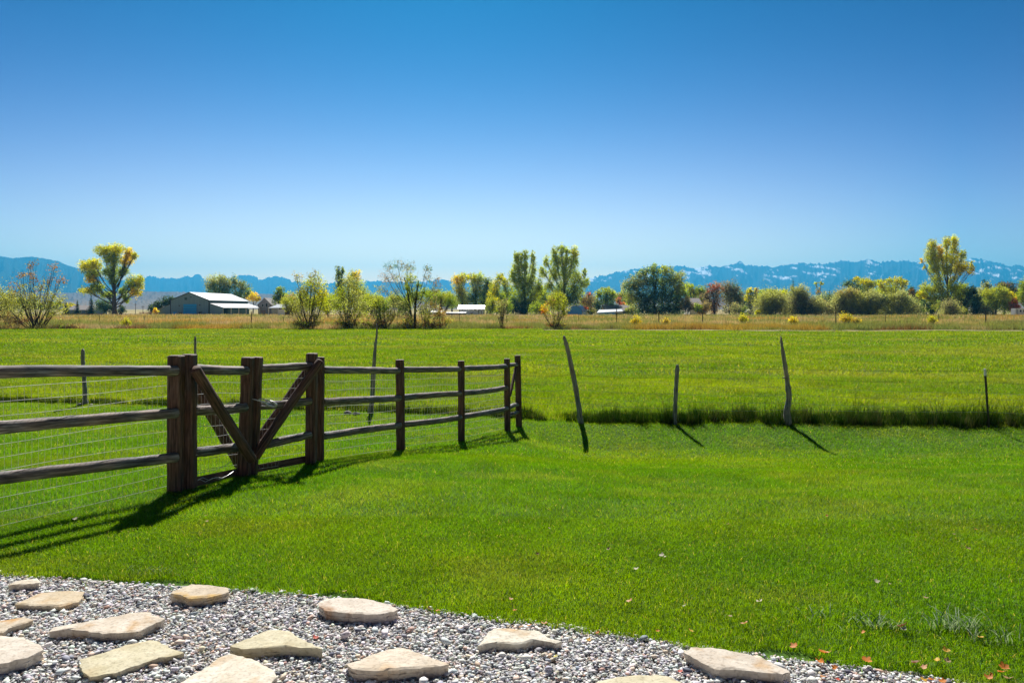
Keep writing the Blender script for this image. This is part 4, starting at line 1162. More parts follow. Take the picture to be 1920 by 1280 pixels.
tree('shrub', 'dusty pink grey tree behind the blue shed', 'tree', 1099, 330, [(1093,560,8,10,'tan+grey'),(1105,566,9,12,'grey+tan'),(1104,552,5,6,'red+grey')], 3, .36, 1.2, seed=43)
tree('tree', 'dark round tree with a yellow green top between blue shed and big round tree', 'tree', 1135, 330, [(1122,552,8,8,'lime+grn'),(1138,546,10,6,'mid+lime'),(1150,553,7,8,'mid+lime'),(1135,562,13,10,'blue+grn'),(1120,573,9,12,'dk+blue'),(1148,570,8,12,'blue')], 4, .4, 1.4, seed=44)
tree('shrub', 'red shrub behind the low grey roof', 'shrub', 1166, 335, [(1167,572,6,6,'red'),(1160,563,4,5,'red+tan')], 2, .35, 1.6, multi=2, seed=45)
tree('shrub', 'small red shrub at the right side of the blue shed', 'shrub', 1101, 296, [(1098,577,4,3.5,'red'),(1092,576,3,2.5,'red')], 2, .3, 1.8, multi=2, seed=145)
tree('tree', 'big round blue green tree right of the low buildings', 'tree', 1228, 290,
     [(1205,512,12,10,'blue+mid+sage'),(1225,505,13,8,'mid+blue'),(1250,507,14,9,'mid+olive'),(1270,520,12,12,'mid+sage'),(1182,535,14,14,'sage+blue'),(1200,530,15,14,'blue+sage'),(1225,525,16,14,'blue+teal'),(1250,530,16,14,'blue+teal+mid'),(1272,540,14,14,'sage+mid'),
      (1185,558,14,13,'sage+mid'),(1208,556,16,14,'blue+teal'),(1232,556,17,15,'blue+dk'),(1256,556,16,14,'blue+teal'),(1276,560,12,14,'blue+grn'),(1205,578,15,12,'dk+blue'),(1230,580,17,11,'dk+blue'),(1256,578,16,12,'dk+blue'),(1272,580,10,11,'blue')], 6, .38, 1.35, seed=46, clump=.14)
tree('tree', 'green and orange tree right of the big round tree', 'tree', 1300, 340, [(1292,538,8,7,'mid+lime'),(1306,548,10,9,'grn+olive'),(1300,546,4,5,'red+tan'),(1318,546,8,9,'grn+mid')], 3, .42, 1.3, seed=47)
tree('shrub', 'pinkish grey bush in front of the gabled roof', 'shrub', 1288, 285, [(1286,570,10,12,'tan+grey'),(1296,576,8,9,'grey')], 3, .32, 1.2, multi=3, seed=48)
tree('shrub', 'small green bush in front of the gabled roof', 'shrub', 1310, 282, [(1310,578,8,7,'mid+grn')], 3, .32, 1.7, multi=2, seed=148)
tree('tree', 'grey purple tree with a pink red crown top', 'tree', 1340, 300, [(1332,541,9,8,'red+grey'),(1345,540,9,9,'red+grey+tan'),(1325,555,11,11,'purp+grey'),(1342,558,12,12,'grey+purp'),(1326,572,10,11,'purp'),(1340,577,12,11,'purp+brn')], 4, .34, 1.05, seed=49)
tree('tree', 'silver grey tree right of the pink topped tree', 'tree', 1368, 302, [(1362,540,11,11,'grey'),(1376,545,10,14,'grey+blue'),(1366,560,14,13,'grey+sage'),(1384,562,10,14,'blue+grey'),(1370,580,14,10,'grey+dk')], 4, .34, 1.15, seed=50)
tree('poplar_tree', 'narrow yellow tree left of the small white shed', 'tree', 1404, 320, [(1408,545,5,7,'yel+lime'),(1402,556,6,11,'lime+yel'),(1418,544,4,6,'yel+tan'),(1414,558,6,10,'grey+blue'),(1408,574,8,12,'grey+dk')], 3, .36, 1.4, seed=51)
tree('tree', 'low green trees behind the round grey green willow', 'tree', 1440, 345, [(1430,552,12,7,'mid+lime'),(1446,548,14,6,'mid+lime'),(1466,552,10,7,'yel+lime')], 4, .42, 1.5, seed=52)
tree('willow_shrub', 'round grey green willow right of the small white shed', 'willow', 1447, 275, [(1430,568,13,12,'sage+olive'),(1446,560,14,11,'sage+olive'),(1462,568,12,13,'sage'),(1447,578,20,12,'sage+grey'),(1436,584,12,7,'sage')], 5, .30, 1.35, multi=3, seed=53)
tree('shrub', 'small bright lime shrub touching the small white shed', 'shrub', 1420, 272, [(1420,586,6,5,'lime+yel')], 2, .28, 2, multi=2, seed=54)
spruce('dark pine tips above the large grey willow', 1487, 330, 70, 26, 55, 'blue')
tree('willow_shrub', 'large ragged grey green willow with a tan tip', 'willow', 1508, 275, [(1490,548,9,10,'sage+olive'),(1506,550,9,12,'sage'),(1492,566,14,13,'sage+grey'),(1512,565,13,14,'sage+grey'),(1530,572,13,13,'sage'),(1500,583,16,9,'grey+dk'),(1524,584,14,8,'grey+sage'),(1540,580,9,9,'sage')], 5, .30, 1.2, multi=3, seed=56)
tree('poplar_tree', 'thin tan tree with a tuft of leaves standing above the willows', 'tree', 1536, 300, [(1531,533,4,4,'tan+lime'),(1540,532,4,5,'lime+olive'),(1535,545,6,6,'tan+sage')], 3, .34, 1.0, seed=57)
spruce('small dark blue spruce between two willows', 1555, 300, 50, 20, 58, 'blue')
tree('willow_shrub', 'pale grey green willow with a pinkish top left of centre of the willow row', 'willow', 1590, 275, [(1580,553,11,9,'sage+tan'),(1596,550,10,9,'sage+tan'),(1574,568,13,13,'sage'),(1595,566,14,14,'sage+olive'),(1586,582,17,10,'sage+grey'),(1606,580,11,11,'sage')], 5, .30, 1.3, multi=3, seed=59)
tree('tree', 'dark pine like tree behind the pale willow', 'tree', 1592, 330, [(1590,533,11,8,'blue+dk'),(1602,543,12,10,'blue+teal'),(1612,550,8,9,'blue')], 4, .4, 1.4, seed=60)
tree('tree', 'yellow green tree row behind the willows, left end', 'tree', 1612, 345, [(1606,523,6,4,'lime+yel'),(1620,529,12,7,'lime+yel'),(1632,532,9,8,'lime+olive'),(1625,545,14,9,'olive+lime')], 4, .42, 1.5, seed=61)
tree('tree', 'yellow green tree row behind the willows, right end', 'tree', 1676, 346, [(1652,532,9,7,'lime+yel'),(1668,527,7,6,'yel+lime'),(1682,528,10,7,'lime+yel'),(1696,533,6,7,'lime+yel'),(1670,543,22,9,'olive+lime')], 4, .42, 1.5, seed=62)
tree('willow_shrub', 'grey green willow in the middle of the right willow row', 'willow', 1632, 274, [(1618,566,10,11,'olive+sage'),(1634,560,12,12,'sage'),(1650,566,12,14,'sage+teal'),(1634,580,16,11,'sage+olive'),(1622,586,12,6,'olive')], 5, .30, 1.35, multi=3, seed=63)
tree('willow_shrub', 'wide grey green willow left of the tall yellow poplar', 'willow', 1688, 272, [(1672,563,10,10,'olive+sage'),(1688,556,10,9,'sage'),(1700,566,12,13,'sage+blue'),(1712,578,10,10,'sage'),(1684,578,16,12,'sage+olive'),(1668,588,12,6,'sage')], 5, .30, 1.35, multi=3, seed=64)
tree('tree', 'dark brown green tree tucked between willow and poplar', 'tree', 1714, 300, [(1708,548,8,7,'dk+brn'),(1718,560,9,12,'dk+brn'),(1712,545,5,6,'blue')], 4, .36, 1.5, seed=65)
tree('cottonwood_tree', 'tall golden poplar rising above the right willows', 'tree', 1776, 290,
     [(1750,462,8,12,'lime+yel+olive'),(1773,456,6,12,'yel+lime'),(1789,457,7,13,'yel+lime'),(1762,470,5,10,'gold+yel'),(1746,482,10,13,'lime+olive'),(1768,484,11,14,'yel+lime'),(1786,482,9,14,'lime+yel'),(1804,480,6,10,'lime+olive'),
      (1727,489,5,5,'yel+gold',.6),(1733,500,5,6,'yel+olive',.35),(1752,503,11,12,'olive+lime'),(1775,506,12,13,'lime+olive'),(1796,503,9,12,'olive+yel'),(1808,498,7,10,'yel+olive'),(1820,508,6,8,'olive+brn+yel',.7),(1822,498,3,7,'yel+olive',.7),(1760,522,10,8,'olive+lime',.8),(1785,524,9,7,'olive',.7),
      (1742,542,13,9,'lime+olive'),(1762,541,12,11,'lime+olive'),(1786,540,13,11,'mid+lime'),(1806,546,11,12,'olive+mid'),(1728,553,9,8,'lime+yel'),(1745,560,12,8,'lime+olive'),(1765,560,14,12,'olive+mid'),(1790,562,13,12,'olive+mid'),(1750,572,10,6,'lime')], 5, .32, 1.7, seed=66, clump=.14)
tree('shrub', 'dark blue bushes at the foot of the golden poplar', 'shrub', 1740, 285, [(1732,576,9,13,'dk+blue'),(1748,580,10,11,'dk+blue')], 4, .34, 1.7, multi=2, seed=67)
tree('willow_shrub', 'small round silver bush below the golden poplar', 'shrub', 1782, 262, [(1782,577,14,12,'sage+grey'),(1782,585,17,7,'sage')], 4, .27, 1.7, multi=4, seed=68)
tree('evergreen_tree', 'dark evergreen right of the silver bush', 'tree', 1806, 285, [(1806,575,8,13,'dk+blue'),(1820,552,8,12,'dk+blue'),(1826,545,5,7,'dk')], 4, .36, 1.7, seed=69)
tree('juniper', 'rounded cone shaped blue evergreen between silver bush and lime tree', 'evergreen', 1831, 275, [(1831,560,6,6,'blue'),(1831,570,9,9,'blue'),(1831,582,10,9,'blue+dk')], 3, .3, 1.9, seed=70, clump=.12)
tree('tree', 'loose sage green tree behind the blue cone evergreen', 'tree', 1850, 330, [(1848,534,8,7,'sage+dk'),(1842,548,11,9,'sage'),(1856,546,9,9,'sage+grn'),(1850,562,14,12,'sage+grn')], 4, .4, 1.3, seed=71)
tree('tree', 'broad olive green tree near the right edge', 'tree', 1866, 285, [(1856,552,12,10,'olive+lime'),(1874,546,13,10,'olive+mid'),(1889,552,10,9,'olive+yel'),(1858,570,14,14,'olive+grn'),(1878,568,15,15,'olive+grn'),(1892,574,8,10,'grn')], 5, .32, 1.45, seed=72)
tree('tree', 'dark domed tree behind the broad olive tree', 'tree', 1882, 330, [(1878,535,9,6,'brn+olive+dk'),(1892,540,10,8,'dk+purp'),(1900,552,8,10,'dk+purp')], 4, .4, 1.6, seed=73)
tree('tree', 'bright green tree cut by the right edge', 'tree', 1921, 320, [(1922,540,8,12,'mid+grn'),(1932,534,12,14,'mid'),(1915,556,9,9,'mid+lime'),(1930,560,14,14,'mid+grn')], 4, .4, 1.5, seed=74)
tree('shrub', 'red shrub next to the white trailer', 'shrub', 1902, 280, [(1902,563,5,5,'red+gold'),(1898,572,6,8,'red+tan'),(1908,573,6,7,'red')], 3, .3, 1.5, multi=3, seed=75)
tree('tree', 'trees just outside the right edge', 'tree', 2010, 300, [(1990,550,20,16,'mid+olive'),(2020,545,22,20,'grn+olive'),(2005,570,30,16,'grn')], 5, .45, 1.2, seed=76)
tree('tree', 'trees just outside the left edge', 'tree', -70, 300, [(-90,550,20,16,'mid+olive'),(-60,555,22,18,'grn+olive')], 5, .45, 1.2, seed=77)
tree('shrub', 'small yellow tree far behind the left spruces', 'tree', 133, 420, [(132,573,9,4,'olive+yel'),(155,578,12,4,'tan+olive')], 3, .5, 1.3, seed=78)

FG = 'far trees closing the gaps of the tree line'
for i, (px, d, bl, lab) in enumerate([
    (560, 370, [(548,566,12,9,'mid+olive'),(566,560,13,12,'lime+mid'),(580,568,12,10,'mid')], 'far yellow green trees behind the shrub right of the barn'),
    (612, 365, [(600,562,13,12,'yel+lime'),(618,566,13,12,'mid+lime'),(632,572,12,9,'mid')], 'far yellow tree between the two nearest field shrubs'),
    (695, 370, [(684,560,12,10,'mid+grn'),(700,565,14,10,'mid+olive'),(716,568,12,9,'grn+mid')], 'far green trees left of the bare topped tree'),
    (748, 380, [(736,566,14,9,'mid+grn'),(756,566,14,10,'grn'),(770,562,12,9,'mid+grn')], 'far green trees behind the bare topped tree'),
    (848, 372, [(842,560,11,8,'mid+olive'),(854,566,10,9,'grn+mid')], 'far low trees left of the yellow grove'),
    (918, 350, [(908,558,10,16,'teal+mid'),(922,545,9,12,'mid+lime'),(920,566,14,14,'grn+mid')], 'far green tree filling the gap right of the grove'),
    (950, 352, [(946,530,8,10,'lime+yel'),(952,548,11,14,'mid+lime'),(946,568,14,14,'grn')], 'far lime tree left of the twin topped poplar'),
    (1020, 350, [(1014,552,12,14,'mid+lime'),(1024,562,14,13,'mid+grn'),(1010,574,14,10,'grn')], 'far green tree between the two tall poplars'),
    (1108, 375, [(1096,568,12,9,'grn+tan'),(1112,566,12,10,'grey+olive')], 'far dusky trees behind the blue shed'),
    (1170, 375, [(1158,560,10,9,'tan+grey'),(1172,556,12,11,'sage+mid'),(1184,566,12,11,'grn+sage')], 'far pinkish tan trees left of the big round tree'),
    (1290, 400, [(1282,545,12,10,'mid+grn'),(1300,552,12,8,'grn')], 'far green trees right of the big round tree'),
    (1322, 372, [(1312,562,10,10,'grn+grey'),(1322,558,8,12,'grey+sage')], 'far grey green tree behind the pink topped tree'),
    (1392, 372, [(1386,560,10,14,'grn+grey'),(1398,566,10,12,'grn+blue')], 'far dark tree left of the narrow yellow tree'),
    (1428, 376, [(1424,560,12,12,'mid+grn'),(1440,562,14,10,'mid')], 'far green trees right of the narrow yellow tree'),
    (1476, 374, [(1470,558,12,12,'sage+grn'),(1484,562,12,12,'grn+blue')], 'far blue green trees between the first two willows'),
    (1552, 376, [(1544,562,12,12,'sage+grn'),(1562,562,12,12,'blue+sage'),(1575,558,10,10,'sage')], 'far blue green trees between ragged and pale willow'),
    (1650, 380, [(1640,552,14,12,'olive+mid'),(1658,550,14,12,'mid+lime'),(1672,556,14,12,'mid')], 'far green trees behind the middle of the willow row'),
    (1710, 378, [(1702,552,12,11,'grn+olive'),(1718,562,12,12,'dk+grn'),(1730,556,10,12,'grn')], 'far dark green trees left of the golden poplar'),
    (1812, 378, [(1800,562,12,12,'grn+dk'),(1816,560,12,14,'dk+blue'),(1830,564,12,12,'grn+dk')], 'far dark trees right of the golden poplar'),
    (1862, 382, [(1850,556,12,12,'sage+grn'),(1868,558,14,12,'grn+olive')], 'far sage trees behind the blue cone evergreen'),
    (1908, 380, [(1898,556,12,12,'olive+grn'),(1912,550,12,12,'mid+olive')], 'far olive trees behind the red shrub'),
    (40, 380, [(22,566,14,10,'grn+sage'),(44,570,14,9,'grn'),(64,572,12,8,'grn+olive')], 'far green trees behind the left field shrub'),
    (100, 390, [(88,575,10,6,'grn+olive'),(104,573,10,7,'grn')], 'far low trees left of the spruces')]):
    tree('tree', lab, 'tree', px, d, bl, 4, .42, 1.35, seed=300 + i, group=FG)

HG = 'low hedge shrubs joining the tree line'
for i, (px, d, bl, lab) in enumerate([
    (1474, 282, [(1468,572,10,11,'sage+grey'),(1478,580,12,9,'sage+olive')], 'low sage shrub between the round and the ragged willow'),
    (1550, 278, [(1545,574,11,10,'sage+tan'),(1560,578,12,9,'sage+grey'),(1566,568,8,9,'grn+sage')], 'low tan sage shrub between the ragged and the pale willow'),
    (1612, 280, [(1608,574,11,11,'sage+olive'),(1618,580,10,8,'sage')], 'low sage shrub touching the pale willow'),
    (1658, 280, [(1655,574,12,12,'sage+mid'),(1664,582,12,8,'sage')], 'low green sage shrub between the two right willows'),
    (1716, 280, [(1712,572,12,12,'sage+grn'),(1722,582,12,8,'grn+sage')], 'low green shrub right of the widest willow'),
    (1768, 280, [(1762,576,11,10,'olive+grn'),(1772,582,9,8,'grn')], 'low olive shrub under the golden poplar'),
    (1806, 268, [(1800,582,9,7,'sage+olive'),(1812,584,9,6,'olive+mid')], 'low olive shrub between silver bush and blue cone'),
    (1848, 270, [(1845,580,10,9,'sage+grey'),(1854,584,10,7,'grey+olive')], 'grey twiggy shrub in front of the broad olive tree'),
    (1388, 282, [(1380,578,12,10,'grey+sage'),(1392,582,10,8,'sage+grn')], 'low grey shrub left of the small white shed'),
    (1318, 284, [(1314,582,9,8,'brn+tan'),(1322,576,9,9,'grey+tan')], 'low tan shrub at the foot of the pink topped tree'),
    (1150, 300, [(1188,582,10,8,'sage+grn'),(1180,584,8,7,'olive+mid')], 'low green shrub at the left foot of the big round tree'),
    (1110, 275, [(1106,585,6,5,'olive+mid'),(1112,583,5,6,'grey+sage')], 'small olive shrub right of the blue shed'),
    (1018, 270, [(1006,578,12,11,'mid+grn'),(1020,582,12,9,'mid+olive')], 'low green shrub left of the peach tinted small tree'),
    (952, 275, [(950,576,10,11,'grn+mid'),(938,580,9,9,'lime+mid')], 'low lime shrub behind the slender sapling'),
    (922, 280, [(918,576,9,11,'grn+olive'),(926,566,8,10,'yel+mid')], 'low green shrub at the right end of the white shed'),
    (690, 180, [(684,572,12,14,'mid+olive'),(698,566,13,14,'olive+mid'),(712,576,12,12,'grn+olive')], 'olive thicket between pale shrub and bare topped tree'),
    (618, 190, [(612,574,12,12,'olive+lime'),(622,566,10,12,'mid+lime')], 'lime thicket between the two nearest field shrubs'),
    (745, 190, [(742,562,14,10,'mid+olive'),(758,572,14,12,'grn+olive')], 'green thicket behind the stems of the bare topped tree'),
    (820, 200, [(812,560,14,9,'mid+grn'),(832,558,13,8,'mid+olive'),(845,566,9,8,'grn')], 'flat topped green thicket right of the forked tree'),
    (545, 190, [(538,568,11,10,'olive+mid'),(548,578,11,10,'sage+olive')], 'olive thicket in front of the carport')]):
    tree('hedge_shrub', lab, 'shrub', px, d, bl, 3, .16 if d < 210 else .3, 1.2, multi=3, seed=400 + i, group=HG, clump=.2)

# shrubs and small trees along the far edge of the field
SG = 'shrubs along the far edge of the field'
tree('shrub', 'large ragged shrub with bare brown topped stems at the far left', 'shrub', 68, 99,
     [(35,515,12,9,'brn+tan',.30),(62,498,10,10,'brn+grey',.33),(58,518,12,12,'brn+tan',.35),(100,503,9,10,'brn+grey',.28),(112,525,12,13,'brn+grey',.30),(88,525,9,12,'brn+tan',.25),(30,538,16,12,'olive+brn',.5),(72,535,16,10,'olive+brn',.45),
      (15,560,16,14,'sage+olive',.9),(40,560,18,15,'sage+olive',.8),(70,562,17,14,'olive+sage',.6),(100,560,18,15,'olive+sage',.8),(20,583,17,14,'sage',.8),(48,585,15,12,'sage+olive',.6),(95,585,16,12,'olive+sage',.75),(115,572,9,14,'olive',.8)],
     7, .15, .62, multi=2, seed=80, group=SG, bark=M_darkbark, clump=.2)
tree('shrub', 'sage green willow cut by the left edge beside the ragged shrub', 'shrub', -12, 108, [(-15,555,22,18,'sage+olive'),(8,568,16,18,'sage+olive'),(-10,582,22,14,'sage+grn')], 6, .16, 1.1, multi=3, seed=81, group=SG)
tree('shrub', 'low brown and tan brush at the foot of the left shrubs', 'shrub', 22, 100, [(5,590,12,8,'tan+brn'),(25,598,14,8,'tan+grey'),(42,602,10,5,'brn+grey')], 4, .13, 1.0, multi=4, seed=82, group=SG, bark=M_darkbark)
tree('shrub', 'yellow green shrub with thin pale top branches right of the barn', 'shrub', 578, 99,
     [(560,520,12,11,'olive+tan',.3),(586,514,12,9,'olive+grey',.3),(598,525,10,9,'olive',.35),(582,530,14,12,'lime+olive',.8),(598,542,14,13,'lime+yel',.85),(568,545,14,14,'olive',.7),(606,555,9,14,'yel+lime',.8),
      (560,566,16,14,'olive+sage',.7),(585,565,16,14,'olive+lime',.75),(604,576,12,13,'lime+olive',.9),(562,588,16,12,'olive+grey',.6),(590,592,15,12,'olive+grey',.6),(548,556,8,8,'tan+olive',.35)],
     6, .14, .75, multi=2, seed=83, group=SG, bark=M_darkbark, clump=.19)
tree('shrub', 'pale green airy shrub in front of the poplars', 'shrub', 653, 99,
     [(648,532,12,11,'sage+olive',.45),(664,536,12,12,'olive+sage',.5),(640,552,14,13,'olive+mid',.65),(665,556,15,14,'olive+sage',.65),(636,573,15,13,'mid+sage',.75),(660,577,17,13,'olive+sage',.7),(684,572,12,14,'mid+sage',.7),(650,594,15,9,'grey+olive',.6),(676,592,12,8,'olive',.6)],
     6, .14, .8, multi=2, seed=84, group=SG, bark=M_darkbark, clump=.2)
tree('tree', 'bare topped dark branching tree with grey twiggy crown', 'tree', 772, 102,
     [(728,500,11,9,'grey+blue',.28),(745,496,14,9,'grey+blue',.30),(762,508,12,10,'grey+olive',.28),(725,520,12,12,'grey+brn',.30),(745,525,13,12,'grey+olive',.3),(770,500,9,8,'grey+blue',.28),(718,540,13,9,'grey+olive',.32),(738,548,12,9,'olive+grey',.35),(765,530,9,12,'olive+mid',.4)],
     6, .13, .75, seed=85, group=SG, bark=M_darkbark, clump=.2)
tree('tree', 'dark forked tree with a dense green middle and thin grey top', 'tree', 778, 99,
     [(800,503,10,9,'grey+blue',.28),(803,520,9,10,'grey+blue',.28),(770,522,8,8,'mid+olive',.8),(766,538,10,11,'grn+mid',.85),(784,535,7,10,'mid+grn',.8),(778,552,14,8,'grn+olive',.7),(796,548,11,7,'grn+mid',.7),(822,528,8,9,'grey+brn',.3),(815,545,9,9,'olive+grey',.4)],
     6, .13, .9, seed=86, group=SG, bark=M_darkbark, clump=.19)
tree('shrub', 'grey green brush between the pale shrub and the forked tree', 'shrub', 722, 98,
     [(706,565,13,12,'olive+mid',.7),(722,578,15,14,'sage+grn',.65),(705,590,13,13,'grn+grey',.65),(735,592,14,12,'olive+grey',.6),(742,570,11,12,'sage',.5),(718,603,14,7,'grey+purp',.9)], 5, .14, .9, multi=3, seed=87, group=SG, bark=M_darkbark, clump=.2)
tree('shrub', 'sage green shrub at the foot of the forked tree', 'shrub', 798, 98, [(756,578,12,14,'sage+grn',.6),(795,578,13,14,'sage+olive',.65),(812,570,11,12,'sage+tan',.5),(765,598,13,8,'grey+olive',.8),(800,598,13,9,'olive+grey',.7),(822,590,10,9,'tan+sage',.6)], 5, .14, .85, multi=3, seed=88, group=SG, bark=M_darkbark, clump=.2)
tree('shrub', 'small brownish shrub left of the white shed', 'shrub', 828, 97, [(828,592,11,11,'brn+tan',.6),(840,600,10,7,'tan+olive',.6)], 3, .12, .8, multi=4, seed=89, group=SG, bark=M_darkbark)
tree('shrub', 'slender grey sapling right of the white shed', 'shrub', 942, 100, [(936,570,7,9,'grey+sage',.6),(946,568,8,9,'sage+grey',.6),(942,583,8,8,'sage+grey',.6),(938,594,6,5,'grey',.6)], 3, .12, .75, multi=3, seed=90, group=SG, bark=M_darkbark)
tree('shrub', 'small tree with olive leaves and a peach tint below the tallest poplar', 'shrub', 1042, 97,
     [(1048,556,9,10,'olive+lime',.8),(1035,565,10,11,'olive+tan',.75),(1055,570,10,11,'olive+lime',.75),(1042,580,14,10,'olive+mid',.7),(1024,578,8,8,'tan+gold',.7),(1018,584,4,5,'gold+red',.8),(1044,597,12,8,'olive+grey',.6),(1060,585,7,9,'olive',.6)], 4, .13, .85, multi=2, seed=91, group=SG, bark=M_darkbark, clump=.19)
for (px, py, w_, h_, d, pal, lab) in [
    (1192,600,9,11,110,'gold+yel','tallest golden bush in the meadow below the big round tree'), (1248,600,7,7,112,'gold+tan','faint golden bush right of the tallest golden bush'),
    (1393,594,8,8,115,'yel+lime','yellow bush in the meadow in front of the small white shed'), (1487,598,8,8,110,'yel+gold','yellow bush below the ragged grey willow'),
    (1588,594,13,9,112,'gold+yel','widest golden bush in the meadow below the willow row'), (1606,598,8,6,111,'gold+tan','small golden bush leaning on the widest one'), (1748,596,9,8,108,'lime+yel','lime green bush in the meadow below the golden poplar'),
    (237,602,8,10,104,'lime+yel','lime green bush in the meadow right of the cottonwood')]:
    tree('meadow_bush', lab, 'bush', px, d, [(px, py + 1, w_ * .62, h_ * .66, pal + '+olive'), (px - w_ * .5, py + 4, w_ * .5, h_ * .45, pal + '+tan'), (px + w_ * .5, py + 4, w_ * .5, h_ * .45, pal + '+olive')], 2, .11, .8, multi=5, seed=int(px), group='golden bushes in the meadow', clump=.3)
for i, (px, py, w_, h_) in enumerate([(575,606,30,8),(650,607,26,8),(705,608,22,8),(770,609,26,8),(815,608,22,8),(1045,609,22,8),(120,612,20,6)]):
    tree('brush', ['dark brush under the yellow green shrub','dark brush under the pale airy shrub','dark brush under the grey green shrub','dark brush under the forked tree','brown brush right of the forked tree','dark brush under the small peach tinted tree','low brush right of the far left shrub'][i], 'brush', px, 97.6,
         [(px - w_ * .5, py, w_ * .6, h_ * .55, 'purp+brn+grn'), (px, py + 1, w_ * .6, h_ * .6, 'purp+grey+grn'), (px + w_ * .5, py, w_ * .6, h_ * .5, 'brn+grey+olive')], 2, .12, .75, multi=5, seed=200 + i, group='brush at the field edge', bark=M_darkbark, clump=.2)

# ------------------------------------------------------------------ buildings
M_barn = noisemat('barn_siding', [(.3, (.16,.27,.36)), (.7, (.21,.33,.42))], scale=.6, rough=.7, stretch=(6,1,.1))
M_roof = noisemat('white_metal_roof', [(.3, (.22,.245,.27)), (.7, (.36,.38,.40))], scale=.5, rough=.35, stretch=(.3,4,1), spec=.5)
M_bluedoor = noisemat('blue_paint', [(.3, (.03,.36,.88)), (.7, (.04,.40,.92))], scale=1, rough=.6)
M_dark = noisemat('dark_glass', [(.3, (.02,.025,.03)), (.7, (.05,.06,.07))], scale=2, rough=.3)
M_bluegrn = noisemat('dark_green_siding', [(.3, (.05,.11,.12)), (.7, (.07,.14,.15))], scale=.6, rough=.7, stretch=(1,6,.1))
M_whitewall = noisemat('white_wall', [(.3, (.76,.78,.80)), (.7, (.84,.85,.86))], scale=.4, rough=.8)
M_greyroof = noisemat('shingle_roof', [(.3, (.26,.24,.23)), (.7, (.36,.33,.32))], scale=3, rough=.95)
M_brown = noisemat('brown_boards', [(.3, (.12,.07,.05)), (.7, (.2,.12,.09))], scale=2, rough=.85)
M_skyblue = noisemat('sky_blue_siding', [(.3, (.16,.52,.92)), (.7, (.20,.58,.95))], scale=.6, rough=.65, stretch=(6,1,.1))
M_redp = noisemat('dull_red_paint', [(.3, (.26,.05,.05)), (.7, (.36,.09,.08))], scale=2, rough=.8)
M_trim = noisemat('dark_trim', [(.3, (.03,.03,.035)), (.7, (.06,.06,.065))], scale=2, rough=.6)

class Bld:
    def __init__(s, name, label, cat, px, d, group=None):
        s.d = d; x = (px - 960) / F * d; s.z0 = float(zg(x, d)) - .1
        s.o = np.array([x, d, s.z0]); s.root = empty(name, s.o, label, cat, group)
    def P(s, px, py, dd=0, ref=0):
        """point on the building's own front plane seen at (px, py), moved back by dd metres"""
        q = W(px, py, s.d + ref); q[1] += dd; return q - s.o
    def slab(s, name, pts, th, mat, parent=None):
        mb = MB(); mb.poly(pts, th); return mb.build(name, mat, parent or s.root)
    def rect(s, name, x0, y0, x1, y1, mat, out=.06, th=.10, parent=None, dref=0):
        a, b, c, e = s.P(x0, y0), s.P(x1, y0), s.P(x1, y1), s.P(x0, y1)
        for q in (a, b, c, e): q[1] += dref - out
        return s.slab(name, [a, b, c, e], (0, th, 0), mat, parent)

# the barn: gable end towards the camera, open lean-to on its right
b = Bld('barn', 'large grey metal barn with a big blue door, white roof and open lean-to', 'barn', 356, 300)
zz = 0
gl = b.P(319.4, 563.5); ga = b.P(355.5, 548.5); gr = b.P(392, 563)
LEN = 44
def wallp(p): q = p.copy(); q[2] = 0; return q
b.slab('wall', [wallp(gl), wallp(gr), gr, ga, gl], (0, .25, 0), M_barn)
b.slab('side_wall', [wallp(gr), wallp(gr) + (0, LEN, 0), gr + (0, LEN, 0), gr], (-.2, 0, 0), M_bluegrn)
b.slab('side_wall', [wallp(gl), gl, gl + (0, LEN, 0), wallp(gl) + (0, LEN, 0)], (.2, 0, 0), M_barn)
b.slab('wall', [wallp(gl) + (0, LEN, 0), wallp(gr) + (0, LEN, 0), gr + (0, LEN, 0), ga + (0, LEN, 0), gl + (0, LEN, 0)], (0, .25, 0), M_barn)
e = .5
dn = (gr - ga) / np.linalg.norm(gr - ga); dn2 = (gl - ga) / np.linalg.norm(gl - ga)
b.slab('roof', [ga + (0, -e, .08), gr + dn * .4 + (0, -e, .08), gr + dn * .4 + (0, LEN + e, .08), ga + (0, LEN + e, .08)], (0, 0, .16), M_roof)
b.slab('roof', [ga + (0, -e, .08), ga + (0, LEN + e, .08), gl + dn2 * .4 + (0, LEN + e, .08), gl + dn2 * .4 + (0, -e, .08)], (0, 0, .16), M_roof)
for q0, q1 in ((ga, gr + dn * .4), (ga, gl + dn2 * .4)):
    b.slab('roof_trim', [q0 + (0, -e - .12, -.12), q1 + (0, -e - .12, -.12), q1 + (0, -e - .12, .22), q0 + (0, -e - .12, .22)], (0, .1, 0), M_trim)
for x_ in (319.8, 391.6): b.rect('corner_trim', x_ - .6, 563.6, x_ + .6, 591.8, M_trim, out=.10, th=.07)
dr = b.rect('door', 344, 570, 368.5, 592, M_bluedoor, out=.12, th=.1)
for k in range(1, 5): b.rect('panel_groove', 344, 570 + k * 4.4, 368.5, 570.35 + k * 4.4, M_trim, out=.135, th=.012, parent=dr)
b.rect('door', 324.5, 584.6, 331, 592, M_bluedoor, out=.12, th=.1)
for (x0, y0, x1, y1) in ((334.8, 585.4, 341, 590.8), (372.8, 584.2, 378, 589)):
    w_ = b.rect('window', x0, y0, x1, y1, M_trim, out=.12, th=.1); b.rect('pane', x0 + .7, y0 + .7, x1 - .7, y1 - .7, M_dark, out=.14, th=.018, parent=w_)
b.rect('hay_door', 346.2, 557.6, 351, 562.2, M_bluegrn, out=.12, th=.1)
